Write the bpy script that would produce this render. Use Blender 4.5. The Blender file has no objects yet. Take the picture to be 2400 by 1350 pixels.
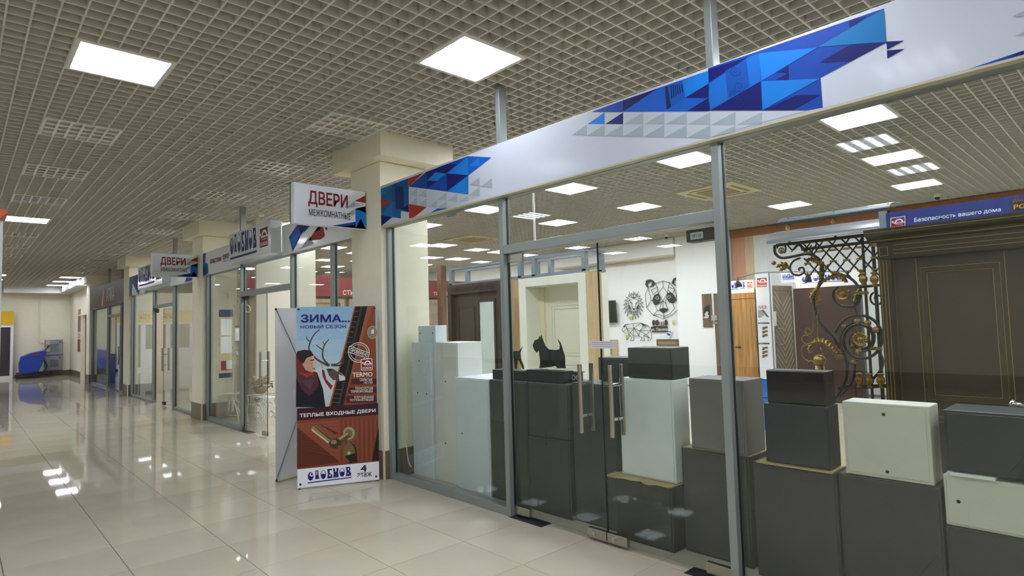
import bpy, math, random
from mathutils import Vector, Matrix
random.seed(7)
sc = bpy.context.scene
col = sc.collection

# ------------------------------------------------------------------ camera, world, exposure
F_PX = 1402.41
YAW, PITCH, ROLL = math.radians(42.96898), math.radians(3.46231), math.radians(-1.63687)
CAM = Vector((0.0, 0.0, 1.52065))
_F = Vector((math.sin(YAW)*math.cos(PITCH), math.cos(YAW)*math.cos(PITCH), math.sin(PITCH)))
_r = Vector((math.cos(YAW), -math.sin(YAW), 0.0)); _u = _r.cross(_F)
CR = _r*math.cos(ROLL) + _u*math.sin(ROLL); CU = -_r*math.sin(ROLL) + _u*math.cos(ROLL); CF = _F
cam_d = bpy.data.cameras.new('camera'); cam_d.sensor_width = 36.0; cam_d.lens = F_PX*36.0/2400.0
cam_d.clip_start = 0.05; cam_d.clip_end = 200
cam_o = bpy.data.objects.new('camera', cam_d); col.objects.link(cam_o)
cam_o.matrix_world = Matrix(((CR.x, CU.x, -CF.x, CAM.x), (CR.y, CU.y, -CF.y, CAM.y), (CR.z, CU.z, -CF.z, CAM.z), (0, 0, 0, 1)))
sc.camera = cam_o
w = bpy.data.worlds.new('world'); sc.world = w; w.use_nodes = True
w.node_tree.nodes['Background'].inputs[0].default_value = (0.55, 0.57, 0.6, 1)
w.node_tree.nodes['Background'].inputs[1].default_value = 0.12
sc.view_settings.view_transform = 'Standard'; sc.view_settings.look = 'None'
sc.view_settings.gamma = 1.0; sc.view_settings.use_curve_mapping = False
sc.view_settings.exposure = 1.56
try:
    sc.cycles.max_bounces = 6; sc.cycles.transparent_max_bounces = 14; sc.cycles.glossy_bounces = 3; sc.cycles.diffuse_bounces = 4
    sc.cycles.use_adaptive_sampling = True; sc.cycles.adaptive_threshold = 0.06; sc.cycles.light_sampling_threshold = 0.03; sc.cycles.adaptive_min_samples = 32; sc.cycles.use_light_tree = False
    sc.cycles.caustics_reflective = False; sc.cycles.caustics_refractive = False; sc.cycles.use_denoising = True
    sc.cycles.sample_clamp_indirect = 2.0
except Exception: pass
PANEL_E = 15.0      # radiance of a lit ceiling panel

# ------------------------------------------------------------------ pixel -> point on a real plane
def ray(x, y): return CF + CR*((x-1200.0)/F_PX) - CU*((y-675.0)/F_PX)
def at(x, y, ax, v):
    d = ray(x, y); i = 'xyz'.index(ax); t = (v-CAM[i])/d[i]; return CAM + d*t
class Fr:
    """a flat face in the place: origin, right axis, up axis; n points out of it"""
    def __init__(s, o, u, v=(0, 0, 1)):
        s.o = Vector(o); s.u = Vector(u).normalized(); s.v = Vector(v).normalized(); s.n = s.u.cross(s.v)
    def p(s, a, b, d=0.0): return s.o + s.u*a + s.v*b + s.n*d
    def px(s, x, y):
        d = ray(x, y); t = (s.o-CAM).dot(s.n)/d.dot(s.n); q = CAM+d*t-s.o; return (q.dot(s.u), q.dot(s.v))
def FX(x): return Fr((x, 0, 0), (0, -1, 0))          # face looking towards -X ; u = -Y, v = Z
def FY(y): return Fr((0, y, 0), (1, 0, 0))           # face looking towards -Y ; u = X, v = Z

# ------------------------------------------------------------------ materials
def C(h):
    h = h.lstrip('#'); o = []
    for i in (0, 2, 4):
        c = int(h[i:i+2], 16)/255.0; o.append(c/12.92 if c <= 0.04045 else ((c+0.055)/1.055)**2.4)
    return (o[0], o[1], o[2], 1.0)
_M = {}
def mat(name, colr, rough=0.5, metal=0.0, var=0.0, scale=8.0, bump=0.0, bscale=60.0, spec=0.5, rnd=0.0, coat=0.0):
    if name in _M: return _M[name]
    m = bpy.data.materials.new(name); m.use_nodes = True; nt = m.node_tree; N = nt.nodes; L = nt.links
    b = N['Principled BSDF']; c = C(colr) if isinstance(colr, str) else colr
    b.inputs['Base Color'].default_value = c; b.inputs['Roughness'].default_value = rough; b.inputs['Metallic'].default_value = metal
    b.inputs['Specular IOR Level'].default_value = spec
    if coat: b.inputs['Coat Weight'].default_value = coat; b.inputs['Coat Roughness'].default_value = 0.08
    if var or rnd or bump:
        tc = N.new('ShaderNodeTexCoord')
    if var or rnd:
        nz = N.new('ShaderNodeTexNoise'); nz.inputs['Scale'].default_value = scale; nz.inputs['Detail'].default_value = 4
        L.new(tc.outputs['Object'], nz.inputs['Vector'])
        mr = N.new('ShaderNodeMapRange'); mr.inputs[1].default_value = 0.3; mr.inputs[2].default_value = 0.7
        mr.inputs[3].default_value = 1-var; mr.inputs[4].default_value = 1+var
        L.new(nz.outputs['Fac'], mr.inputs[0])
        fac = mr.outputs[0]
        if rnd:
            oi = N.new('ShaderNodeObjectInfo'); m2 = N.new('ShaderNodeMapRange'); m2.inputs[3].default_value = 1-rnd; m2.inputs[4].default_value = 1+rnd
            L.new(oi.outputs['Random'], m2.inputs[0]); mu = N.new('ShaderNodeMath'); mu.operation = 'MULTIPLY'
            L.new(fac, mu.inputs[0]); L.new(m2.outputs[0], mu.inputs[1]); fac = mu.outputs[0]
        vm = N.new('ShaderNodeVectorMath'); vm.operation = 'SCALE'; vm.inputs[0].default_value = c[:3]
        L.new(fac, vm.inputs['Scale']); L.new(vm.outputs[0], b.inputs['Base Color'])
    if bump:
        n2 = N.new('ShaderNodeTexNoise'); n2.inputs['Scale'].default_value = bscale; n2.inputs['Detail'].default_value = 3
        L.new(tc.outputs['Object'], n2.inputs['Vector'])
        bp = N.new('ShaderNodeBump'); bp.inputs['Strength'].default_value = bump; bp.inputs['Distance'].default_value = 0.004
        L.new(n2.outputs['Fac'], bp.inputs['Height']); L.new(bp.outputs['Normal'], b.inputs['Normal'])
    _M[name] = m; return m
def wood(name, c1, c2, rough=0.45, axis='Z', scale=1.0):
    if name in _M: return _M[name]
    m = bpy.data.materials.new(name); m.use_nodes = True; nt = m.node_tree; N = nt.nodes; L = nt.links; b = N['Principled BSDF']
    tc = N.new('ShaderNodeTexCoord'); mp = N.new('ShaderNodeMapping')
    s = {'Z': (26, 26, 1.6), 'X': (1.6, 26, 26), 'Y': (26, 1.6, 26)}[axis]
    mp.inputs['Scale'].default_value = [q*scale for q in s]
    L.new(tc.outputs['Object'], mp.inputs[0])
    nz = N.new('ShaderNodeTexNoise'); nz.inputs['Scale'].default_value = 1.0; nz.inputs['Detail'].default_value = 6; nz.inputs['Distortion'].default_value = 0.6
    L.new(mp.outputs[0], nz.inputs['Vector'])
    r = N.new('ShaderNodeValToRGB'); r.color_ramp.elements[0].position = 0.33; r.color_ramp.elements[1].position = 0.67
    r.color_ramp.elements[0].color = C(c1); r.color_ramp.elements[1].color = C(c2)
    L.new(nz.outputs['Fac'], r.inputs[0]); L.new(r.outputs[0], b.inputs['Base Color']); b.inputs['Roughness'].default_value = rough
    _M[name] = m; return m
def emit(name, colr, e):
    m = bpy.data.materials.new(name); m.use_nodes = True; nt = m.node_tree
    b = nt.nodes['Principled BSDF']; b.inputs['Base Color'].default_value = (0.8, 0.8, 0.8, 1)
    b.inputs['Emission Color'].default_value = C(colr); b.inputs['Emission Strength'].default_value = e
    _M[name] = m; return m
def tube_panel(name, e):
    """opal diffuser with four fluorescent tubes behind it"""
    m = bpy.data.materials.new(name); m.use_nodes = True; nt = m.node_tree; N = nt.nodes; L = nt.links
    b = N['Principled BSDF']; b.inputs['Base Color'].default_value = (0.8, 0.8, 0.8, 1); b.inputs['Emission Color'].default_value = C('#e9efff')
    tc = N.new('ShaderNodeTexCoord'); sx = N.new('ShaderNodeSeparateXYZ'); L.new(tc.outputs['Object'], sx.inputs[0])
    mu = N.new('ShaderNodeMath'); mu.operation = 'MULTIPLY'; mu.inputs[1].default_value = 2*math.pi/0.14; L.new(sx.outputs['Y'], mu.inputs[0])
    co = N.new('ShaderNodeMath'); co.operation = 'COSINE'; L.new(mu.outputs[0], co.inputs[0])
    mr = N.new('ShaderNodeMapRange'); mr.inputs[1].default_value = -1; mr.inputs[2].default_value = 1; mr.inputs[3].default_value = 1.0; mr.inputs[4].default_value = 0.0
    L.new(co.outputs[0], mr.inputs[0]); pw = N.new('ShaderNodeMath'); pw.operation = 'POWER'; pw.inputs[1].default_value = 3.0; L.new(mr.outputs[0], pw.inputs[0])
    ma = N.new('ShaderNodeMath'); ma.operation = 'MULTIPLY_ADD'; ma.inputs[1].default_value = e*2.7; ma.inputs[2].default_value = e*0.14
    L.new(pw.outputs[0], ma.inputs[0]); L.new(ma.outputs[0], b.inputs['Emission Strength'])
    _M[name] = m; return m
def glass_mat(name, tint, spec0=0.04):
    m = bpy.data.materials.new(name); m.use_nodes = True; nt = m.node_tree; N = nt.nodes; L = nt.links
    N.remove(N['Principled BSDF']); out = N['Material Output']
    tr = N.new('ShaderNodeBsdfTransparent'); tr.inputs[0].default_value = C(tint)
    gl = N.new('ShaderNodeBsdfGlossy'); gl.inputs['Roughness'].default_value = 0.0; gl.inputs['Color'].default_value = (0.95, 1, 0.98, 1)
    lw = N.new('ShaderNodeLayerWeight'); lw.inputs[0].default_value = 0.5
    pw = N.new('ShaderNodeMath'); pw.operation = 'POWER'; pw.inputs[1].default_value = 5.0; L.new(lw.outputs['Facing'], pw.inputs[0])
    ma = N.new('ShaderNodeMath'); ma.operation = 'MULTIPLY_ADD'; ma.inputs[1].default_value = 1-spec0; ma.inputs[2].default_value = spec0
    L.new(pw.outputs[0], ma.inputs[0])
    mx = N.new('ShaderNodeMixShader'); L.new(ma.outputs[0], mx.inputs[0]); L.new(tr.outputs[0], mx.inputs[1]); L.new(gl.outputs[0], mx.inputs[2])
    L.new(mx.outputs[0], out.inputs[0]); _M[name] = m; return m

TILE = mat('floor_tile', '#bdb49e', 0.03, var=0.05, scale=1.6, rnd=0.035, spec=0.3, bump=0.035, bscale=7)
GROUT = mat('grout', '#5b564a', 0.8)
BLADE = mat('ceiling_blade', '#d6d3c9', 0.5)
SLAB = mat('ceiling_slab_concrete', '#8d877b', 0.9, var=0.1)
CREAM = mat('cream_plaster', '#ebe5cd', 0.75, var=0.02, bump=0.25, bscale=160)
WHITEW = mat('white_plaster', '#f0f0ec', 0.8, var=0.015, bump=0.15, bscale=120)
SKIRT = mat('brown_skirting_tile', '#6f5f4c', 0.3, var=0.06)
ALU = mat('grey_aluminium', '#8b928f', 0.38, metal=0.35)
ALUD = mat('grey_steel_tube', '#77808a', 0.45, metal=0.3)
RUB = mat('dark_gasket', '#15171d', 0.6)
GLASS = glass_mat('clear_glass', '#f6f9f7', 0.04)
GEDGE = mat('glass_edge', '#1e2f2a', 0.15)
LAMP = emit('lit_panel', '#eef3ff', PANEL_E)
TUBEP = tube_panel('lit_tube_panel', PANEL_E*0.5)
TUBED = tube_panel('lit_tube_panel_dim', PANEL_E*0.4)
LFRAME = mat('lamp_frame_white', '#e6e6e2', 0.45)
MIRROR = mat('louvre_mirror', '#f3f1e9', 0.25, metal=0.35)
BANNER = mat('banner_white', '#bfc4cd', 0.33, coat=0.12)
PALEP = mat('fascia_pale', '#e4e9e8', 0.25, coat=0.3)
CHROME = mat('chrome', '#d9d9d6', 0.12, metal=1.0)
STEEL = mat('brushed_steel', '#b5b2a6', 0.25, metal=1.0)
BLACK = mat('black_powder_coat', '#141414', 0.55)
IRON = mat('wrought_iron', '#1d1b1a', 0.45, metal=0.4)
BRASS = mat('patinated_brass', '#7d6430', 0.38, metal=0.9, var=0.35, scale=30)
WHITE = mat('white_paint', '#ecebe6', 0.4)
def pm(h, rough=0.5): return mat('print_'+h.lstrip('#'), h, rough, spec=0.25)

# ------------------------------------------------------------------ mesh builder
ORG = {}
class MB:
    def __init__(s): s.v = []; s.f = []; s.m = []
    def add(s, vs, fs, m=0):
        k = len(s.v); s.v += [Vector(q) for q in vs]; s.f += [tuple(i+k for i in f) for f in fs]; s.m += [m]*len(fs); return s
    def box(s, x0, y0, z0, x1, y1, z1, m=0):
        x0, x1 = min(x0, x1), max(x0, x1); y0, y1 = min(y0, y1), max(y0, y1); z0, z1 = min(z0, z1), max(z0, z1)
        return s.add([(x0,y0,z0),(x1,y0,z0),(x1,y1,z0),(x0,y1,z0),(x0,y0,z1),(x1,y0,z1),(x1,y1,z1),(x0,y1,z1)],
                     [(0,3,2,1),(4,5,6,7),(0,1,5,4),(1,2,6,5),(2,3,7,6),(3,0,4,7)], m)
    def fbox(s, fr, u0, v0, u1, v1, d0, d1, m=0):
        """box on a frame: u,v rectangle between depths d0,d1 along n"""
        u0, u1 = min(u0, u1), max(u0, u1); v0, v1 = min(v0, v1), max(v0, v1); d0, d1 = min(d0, d1), max(d0, d1)
        P = [fr.p(a, b, d) for d in (d0, d1) for a, b in ((u0,v0),(u1,v0),(u1,v1),(u0,v1))]
        return s.add(P, [(0,3,2,1),(4,5,6,7),(0,1,5,4),(1,2,6,5),(2,3,7,6),(3,0,4,7)], m)
    def prism(s, pts, ext, m=0):
        pts = [Vector(p) for p in pts]; n = len(pts); e = Vector(ext)
        nn = Vector((0, 0, 0))
        for i in range(n): nn += pts[i].cross(pts[(i+1) % n])
        if nn.dot(e) > 0: pts = pts[::-1]
        return s.add(pts+[p+e for p in pts], [tuple(range(n)), tuple(range(2*n-1, n-1, -1))]+[(i, n+i, n+(i+1) % n, (i+1) % n) for i in range(n)], m)
    def fprism(s, fr, uv, d0, d1, m=0): return s.prism([fr.p(a, b, d0) for a, b in uv], fr.n*(d1-d0), m)
    def poly(s, fr, uv, d, m=0):
        a = sum(uv[i][0]*uv[(i+1) % len(uv)][1]-uv[(i+1) % len(uv)][0]*uv[i][1] for i in range(len(uv)))
        if a < 0: uv = uv[::-1]
        return s.add([fr.p(p, q, d) for p, q in uv], [tuple(range(len(uv)))], m)
    def tube(s, path, r, n=6, m=0, closed=False, cap=True):
        P = [Vector(p) for p in path]; k = len(P); rs = r if isinstance(r, (list, tuple)) else [r]*k
        t0 = (P[1]-P[0]).normalized(); a = Vector((0, 0, 1)) if abs(t0.z) < 0.9 else Vector((1, 0, 0))
        nrm = (a - t0*a.dot(t0)).normalized(); vs = []
        for i in range(k):
            if closed: t = (P[(i+1) % k]-P[i-1]).normalized()
            else: t = (P[min(i+1, k-1)]-P[max(i-1, 0)]).normalized()
            nrm = (nrm - t*nrm.dot(t)); nrm = nrm.normalized() if nrm.length > 1e-6 else t.orthogonal().normalized()
            b = t.cross(nrm)
            vs += [P[i]+(nrm*math.cos(2*math.pi*j/n)+b*math.sin(2*math.pi*j/n))*rs[i] for j in range(n)]
        fs = []
        for i in range(k if closed else k-1):
            i2 = (i+1) % k
            fs += [(i*n+j, i*n+(j+1) % n, i2*n+(j+1) % n, i2*n+j) for j in range(n)]
        if not closed and cap: fs += [tuple(range(n-1, -1, -1)), tuple((k-1)*n+j for j in range(n))]
        return s.add(vs, fs, m)
    def lathe(s, prof, c, n=12, m=0, axis=(0, 0, 1)):
        ax = Vector(axis).normalized(); u = ax.orthogonal().normalized(); v = ax.cross(u); c = Vector(c); vs = []
        for r, z in prof: vs += [c+ax*z+(u*math.cos(2*math.pi*j/n)+v*math.sin(2*math.pi*j/n))*max(r, 1e-4) for j in range(n)]
        k = len(prof); fs = [(i*n+j, i*n+(j+1) % n, (i+1)*n+(j+1) % n, (i+1)*n+j) for i in range(k-1) for j in range(n)]
        fs += [tuple(range(n-1, -1, -1)), tuple((k-1)*n+j for j in range(n))]
        return s.add(vs, fs, m)
    def ball(s, c, r, n=10, m=0, sc=(1, 1, 1)):
        c = Vector(c); k = max(4, n//2); vs = []
        for i in range(k+1):
            a = -math.pi/2+math.pi*i/k; rr = max(math.cos(a), 1e-3)
            vs += [c+Vector((rr*math.cos(2*math.pi*j/n)*sc[0], rr*math.sin(2*math.pi*j/n)*sc[1], math.sin(a)*sc[2]))*r for j in range(n)]
        fs = [(i*n+j, i*n+(j+1) % n, (i+1)*n+(j+1) % n, (i+1)*n+j) for i in range(k) for j in range(n)]
        fs += [tuple(range(n-1, -1, -1)), tuple(k*n+j for j in range(n))]
        return s.add(vs, fs, m)
    def build(s, name, mats, parent=None, loc=None, smooth=False, bevel=0.0):
        if not isinstance(mats, (list, tuple)): mats = [mats]
        org = ORG[parent.name] if parent is not None else Vector(loc if loc is not None else (0, 0, 0))
        me = bpy.data.meshes.new(name); me.from_pydata([tuple(v-org) for v in s.v], [], s.f)
        for q in mats: me.materials.append(q)
        me.polygons.foreach_set('material_index', s.m)
        if smooth: me.polygons.foreach_set('use_smooth', [True]*len(s.f))
        me.update()
        o = bpy.data.objects.new(name, me); col.objects.link(o)
        if parent is not None: o.parent = parent
        else: o.location = org
        ORG[o.name] = org
        if bevel:
            b = o.modifiers.new('bevel', 'BEVEL'); b.width = bevel; b.segments = 2; b.limit_method = 'ANGLE'
        return o
def tag(o, label=None, cat=None, group=None, kind=None):
    if label: o['label'] = label
    if cat: o['category'] = cat
    if group: o['group'] = group
    if kind: o['kind'] = kind
    return o
def thing(name, label, cat, loc, group=None, kind=None):
    o = bpy.data.objects.new(name, None); col.objects.link(o); o.location = loc; o.empty_display_size = 0.1
    ORG[o.name] = Vector(loc); return tag(o, label, cat, group, kind)
def copy_tree(o, parent=None, delta=None):
    c = o.copy(); col.objects.link(c); c.parent = parent
    if delta is not None: c.location = o.location+Vector(delta)
    ORG[c.name] = ORG[o.name]+Vector(delta or (0, 0, 0)) if parent is None else ORG[parent.name]
    for ch in list(o.children): copy_tree(ch, c)
    return c
_TX = {}
def text_mesh(body, bold):
    k = (body, bold)
    if k not in _TX:
        c = bpy.data.curves.new('lettering', 'FONT'); c.body = body; c.resolution_u = 3
        o = bpy.data.objects.new('lettering', c); col.objects.link(o)
        dg = bpy.context.evaluated_depsgraph_get(); dg.update(); me = bpy.data.meshes.new_from_object(o.evaluated_get(dg))
        vs = [(v.co.x, v.co.y) for v in me.vertices]; fs = [tuple(p.vertices) for p in me.polygons]
        bpy.data.objects.remove(o); bpy.data.curves.remove(c); bpy.data.meshes.remove(me)
        xs = [v[0] for v in vs]; ys = [v[1] for v in vs]
        _TX[k] = (vs, fs, min(xs), max(xs), min(ys), max(ys))
    return _TX[k]
def text(mb, fr, body, u0, v0, u1, v1, d, m=0, bold=0.02, mirror=False, slant=0.0, quad=None):
    """flat lettering fitted to the rectangle u0..u1 / v0..v1 of a frame (or to four corner points)"""
    vs, fs, x0, x1, y0, y1 = text_mesh(body, 0); e = max(bold, 0)*.55
    if mirror: fs = [f[::-1] for f in fs]
    for n_, (sx, sy) in enumerate([(0, 0)] if e < .004 else [(-e, -e), (e, -e), (e, e), (-e, e), (0, 0)]):
        P = []
        _text_pass(P, fr, [(x+sx, y+sy) for x, y in vs], x0-e, x1+e, y0-e, y1+e, u0, v0, u1, v1, d+n_*.00012, mirror, slant, quad)
        mb.add(P, fs, m)
def _text_pass(P, fr, vs, x0, x1, y0, y1, u0, v0, u1, v1, d, mirror, slant, quad):
    for x, y in vs:
        a = (x-x0)/(x1-x0); b = (y-y0)/(y1-y0)
        if mirror: a = 1-a
        if quad:
            q0, q1, q2, q3 = quad
            u = (1-a)*(1-b)*q0[0]+a*(1-b)*q1[0]+a*b*q2[0]+(1-a)*b*q3[0]; v = (1-a)*(1-b)*q0[1]+a*(1-b)*q1[1]+a*b*q2[1]+(1-a)*b*q3[1]
        else: u = u0+a*(u1-u0); v = v0+b*(v1-v0)
        P.append(fr.p(u+slant*(v-v0), v, d))
def pxquad(fr, bl, br, tr, tl): return [fr.px(*q) for q in (bl, br, tr, tl)]
def ell(cx, cy, rx, ry, n=20, a0=0, a1=2*math.pi):
    return [(cx+rx*math.cos(a0+(a1-a0)*i/n), cy+ry*math.sin(a0+(a1-a0)*i/n)) for i in range(n if abs(a1-a0-2*math.pi) < 1e-6 else n+1)]
def bez(pts, n=8):
    """catmull-rom through points"""
    P = [Vector(p) for p in pts]; Q = [P[0]]+P+[P[-1]]; o = []
    for i in range(1, len(Q)-2):
        a, b, c, d = Q[i-1], Q[i], Q[i+1], Q[i+2]
        for k in range(n):
            t = k/n; o.append(0.5*((2*b)+(c-a)*t+(2*a-5*b+4*c-d)*t*t+(3*b-a-3*c+d)*t**3))
    o.append(P[-1]); return o

# ------------------------------------------------------------------ brand marks printed on signs (flat print)
NAVY, MAROON, PWHITE = pm('#1b1f6b'), pm('#7d1c1c'), pm('#f2f2ee')
def logo_word(mb, fr, q, d, mn, mw):
    """the fat-bottomed seven letter shop word with a bar under it, mapped into quad q (bl,br,tr,tl)"""
    def uv(a, b):
        q0, q1, q2, q3 = q
        return ((1-a)*(1-b)*q0[0]+a*(1-b)*q1[0]+a*b*q2[0]+(1-a)*b*q3[0], (1-a)*(1-b)*q0[1]+a*(1-b)*q1[1]+a*b*q2[1]+(1-a)*b*q3[1])
    def P(pts, k, off=0): mb.poly(fr, [uv(a, b) for a, b in pts], d+off, k)
    P([(0, 0), (1, 0), (1, .09), (0, .09)], mn)                        # bar
    W = 1/7.0
    def L(i, pts, k=mn, off=0.0): P([((i+.04+.92*x)*W, .2+.8*y) for x, y in pts], k, off)
    e2 = 0.0006 if d < 0.004 else 0.0012
    # С
    L(0, ell(.5, .45, .48, .45, 18)); L(0, ell(.62, .62, .26, .2, 14), mw, e2); L(0, [(.55, .42), (1.0, .52), (1.0, .75), (.6, .6)], mw, e2)
    L(0, ell(.72, .66, .16, .13, 12), mn, 2*e2)
    # Д
    L(1, [(.02, 0), (.18, .16), (.3, .95), (.12, 1), (.88, 1), (.72, .95), (.84, .16), (.98, 0), (.8, .1), (.2, .1)]); L(1, [(.45, .5), (.42, .88), (.6, .88), (.57, .5)], mw, e2)
    # О
    L(2, ell(.5, .48, .46, .48, 18)); L(2, ell(.5, .62, .3, .3, 16)+[], mw, e2); L(2, [(.22, .5), (.5, .6), (.78, .5), (.74, .3), (.26, .3)], mn, 2*e2)
    # Б
    L(3, [(.05, 0), (.95, 0), (.98, .3), (.7, .5), (.5, .55), (.55, .85), (.9, .82), (.95, 1), (.1, 1), (.2, .5)]); L(3, ell(.55, .32, .16, .1, 12), mw, e2)
    # Н
    L(4, [(.02, 0), (.48, 0), (.5, .4), (.52, 0), (.98, 0), (.9, .5), (.98, 1), (.62, 1), (.6, .62), (.4, .62), (.38, 1), (.02, 1), (.12, .5)])
    # О
    L(5, ell(.5, .48, .46, .48, 18)); L(5, ell(.5, .62, .3, .3, 16), mw, e2); L(5, [(.22, .5), (.5, .6), (.78, .5), (.74, .3), (.26, .3)], mn, 2*e2)
    # В
    L(6, [(.05, 0), (.98, 0), (.98, .35), (.75, .5), (.9, .75), (.8, .97), (.05, 1), (.2, .5)]); L(6, ell(.52, .75, .13, .1, 12), mw, e2); L(6, ell(.5, .3, .1, .07, 12), mw, e2)
def logo_square(mb, fr, q, d, mr, mw):
    def uv(a, b):
        q0, q1, q2, q3 = q
        return ((1-a)*(1-b)*q0[0]+a*(1-b)*q1[0]+a*b*q2[0]+(1-a)*b*q3[0], (1-a)*(1-b)*q0[1]+a*(1-b)*q1[1]+a*b*q2[1]+(1-a)*b*q3[1])
    def P(pts, k, off): mb.poly(fr, [uv(a, b) for a, b in pts], d+off, k)
    e = 0.0006 if d < 0.004 else 0.0012
    P([(0, 0), (1, 0), (1, 1), (0, 1)], mw, 0); P([(.05, .05), (.95, .05), (.95, .95), (.05, .95)], mr, e)
    for i in range(10):                                                   # arch
        a0, a1 = math.pi*i/10, math.pi*(i+1)/10
        P([(.58+.3*math.cos(a0), .55+.3*math.sin(a0)), (.58+.3*math.cos(a1), .55+.3*math.sin(a1)), (.58+.19*math.cos(a1), .55+.19*math.sin(a1)), (.58+.19*math.cos(a0), .55+.19*math.sin(a0))], mw, 2*e)
    P([(.2, .5), (.95, .5), (.95, .57), (.2, .57)], mw, 2*e); P([(.1, .6), (.22, .6), (.22, .75), (.1, .7)], mw, 2*e)
    for k in range(4): P([(.36+.13*k, .38), (.42+.13*k, .38), (.42+.13*k, .44), (.36+.13*k, .44)], mw, 2*e)
    text(mb, fr, 'STARDIS', 0, 0, 0, 0, d+2*e, mw, 0.03, quad=[uv(.12, .12), uv(.88, .12), uv(.88, .28), uv(.12, .28)])
# ================================================================== THE SETTING
ZC = 3.486; XG = 3.30
HX0, HX1, HY0, HY1 = -8.0, 12.8, -4.5, 30.0
# ---- floor
floor = MB().box(HX0, HY0, -0.1, HX1, HY1+1.5, -0.006).build('floor', GROUT); tag(floor, kind='structure')
def tile_mesh():
    g = 0.0014; b = 0.0012; t = 0.3
    v = [(-t+g, -t+g, -0.006), (t-g, -t+g, -0.006), (t-g, t-g, -0.006), (-t+g, t-g, -0.006)]
    v += [(x*(t-g-b)/(t-g), y*(t-g-b)/(t-g), 0) for x, y, z in v]
    return v, [(4, 5, 6, 7), (0, 1, 5, 4), (1, 2, 6, 5), (2, 3, 7, 6), (3, 0, 4, 7)]
tv, tf = tile_mesh(); tme = bpy.data.meshes.new('tile'); tme.from_pydata(tv, [], tf); tme.materials.append(TILE)
cells = []
for i in range(-15, 20):
    for j in range(-12, 46):
        x = 0.861+0.6*i+0.3; y = 4.031+0.6*j+0.3
        if x+.3 > HX1 or x-.3 < HX0 or y-.3 < HY0 or y > HY1+1: continue
        d = Vector((x, y, 0))-CAM; z = d.dot(CF)
        if z > 0.6:
            px = 1200+F_PX*d.dot(CR)/z; py = 675-F_PX*d.dot(CU)/z
            vis = -250 < px < 2650 and 0 < py < 1550
        else: vis = False
        hid = x > 3.9                        # behind the cabinets in the shop
        cells.append((0 if (vis and not hid) else (1 if vis else 2), z if z > 0 else 99, x, y))
cells.sort(); rest = MB()
for k, (c, z, x, y) in enumerate(cells):
    if k < 300:
        o = bpy.data.objects.new('tile', tme); col.objects.link(o); o.parent = floor; o.location = (x, y, 0)
    else: rest.add([(a+x, b+y, h) for a, b, h in tv], tf)
tag(rest.build('tile_field', TILE, floor), kind='stuff')

# ---- ceiling lamps and holes they need in the grid
GXo, GYo = 0.545, 3.05
L_lit, L_off = [], []
def ord_(n): return ['first', 'second', 'third', 'fourth', 'fifth', 'sixth', 'seventh', 'eighth', 'ninth', 'tenth', 'eleventh', 'twelfth', 'thirteenth', 'fourteenth', 'fifteenth', 'sixteenth', 'seventeenth', 'eighteenth', 'nineteenth', 'twentieth'][n] if n < 20 else 'twenty-'+ord_(n-20)
k = 0
for n, y in enumerate([4.73+1.92*i for i in range(13)]):
    (L_lit if n in (0, 4, 10, 11, 12) else L_off).append((0.545, y, 'left corridor row', n))
for n, y in enumerate([3.05+1.92*i for i in range(14)]):
    (L_lit if n in (0, 11, 12, 13) else L_off).append((2.465, y, 'right corridor row', n))
for n, y in enumerate([1.61+1.92*i for i in range(-1, 10)]): L_lit.append((6.305, y, 'shop row nearest the glass front', n))
for n, y in enumerate([0.65+1.92*i for i in range(-1, 9)]): L_lit.append((4.385, y, 'shop row hidden above the fascia', n))  # unseen lamp row, added to light the cabinets from above
for n, y in enumerate([1.85, 5.69, 7.61, 11.45, 13.37, 15.29, 17.21, 19.13]): L_lit.append((8.345, y, 'middle shop row', n))
for n, y in enumerate([2.09+1.92*i for i in range(-1, 9)]): L_lit.append((10.505, y, 'shop row nearest the back wall', n))
for n, (x, y) in enumerate([(-1.375, -0.31), (-1.375, 1.85), (-3.295, 1.85), (-1.375, 7.37), (-5.695, 8.07), (-5.695, 10.02), (-3.655, 11.63), (-3.655, 13.67), (-5.695, 11.98), (-5.695, 14.02), (-7.6, 8.5), (-7.6, 10.3), (-3.295, -2.23), (0.545, -2.0), (2.465, -1.03), (-3.295, 19.0), (-5.215, 24.5), (0.545, 2.81), (0.545, 0.89), (-5.215, 19.0), (-1.375, 18.0), (-1.975, 11.75), (-1.375, 13.7), (-1.375, 15.7), (-1.375, 26.0), (-3.295, 24.5), (-3.295, 28.0),
                            (-1.375, -2.23), (-5.215, -2.23), (-5.215, -0.31), (-7.135, -2.23), (-7.135, -0.31), (2.465, 1.01), (0.545, -4.0), (2.465, -3.0), (-3.295, -0.31), (-1.375, -4.1), (-3.295, -4.1), (-5.215, -4.1), (4.385, -2.95), (6.305, -2.95), (-3.295, 16), (-1.375, 22)]):  # some mirrored in the glass, the rest unseen, added to raise ambient light
    L_lit.append((x, y, 'side hall left of the corridor', n))
for n, (x, y) in enumerate([(-1.375, 5.6), (-3.295, 5.6)]): L_off.append((x, y, 'side hall left of the corridor', n))
def snap(v, o): return o+round((v-o)/0.12)*0.12
holes = [(snap(x, GXo), snap(y, GYo), snap(x, GXo)+.6, snap(y, GYo)+.6) for x, y, _, _ in L_lit+L_off]
ACS = [(8.105, 4.01), (8.105, 10.01)]
ACS = [(snap(x, GXo), snap(y, GYo)) for x, y in ACS]
holes += [(x, y, x+.96, y+.96) for x, y in ACS]
PILLARS = [5.38, 11.45, 17.6, 23.6]
CAPS = [(3.075, p-0.21, 3.98, p+.83) for p in PILLARS]
holes += CAPS
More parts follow.
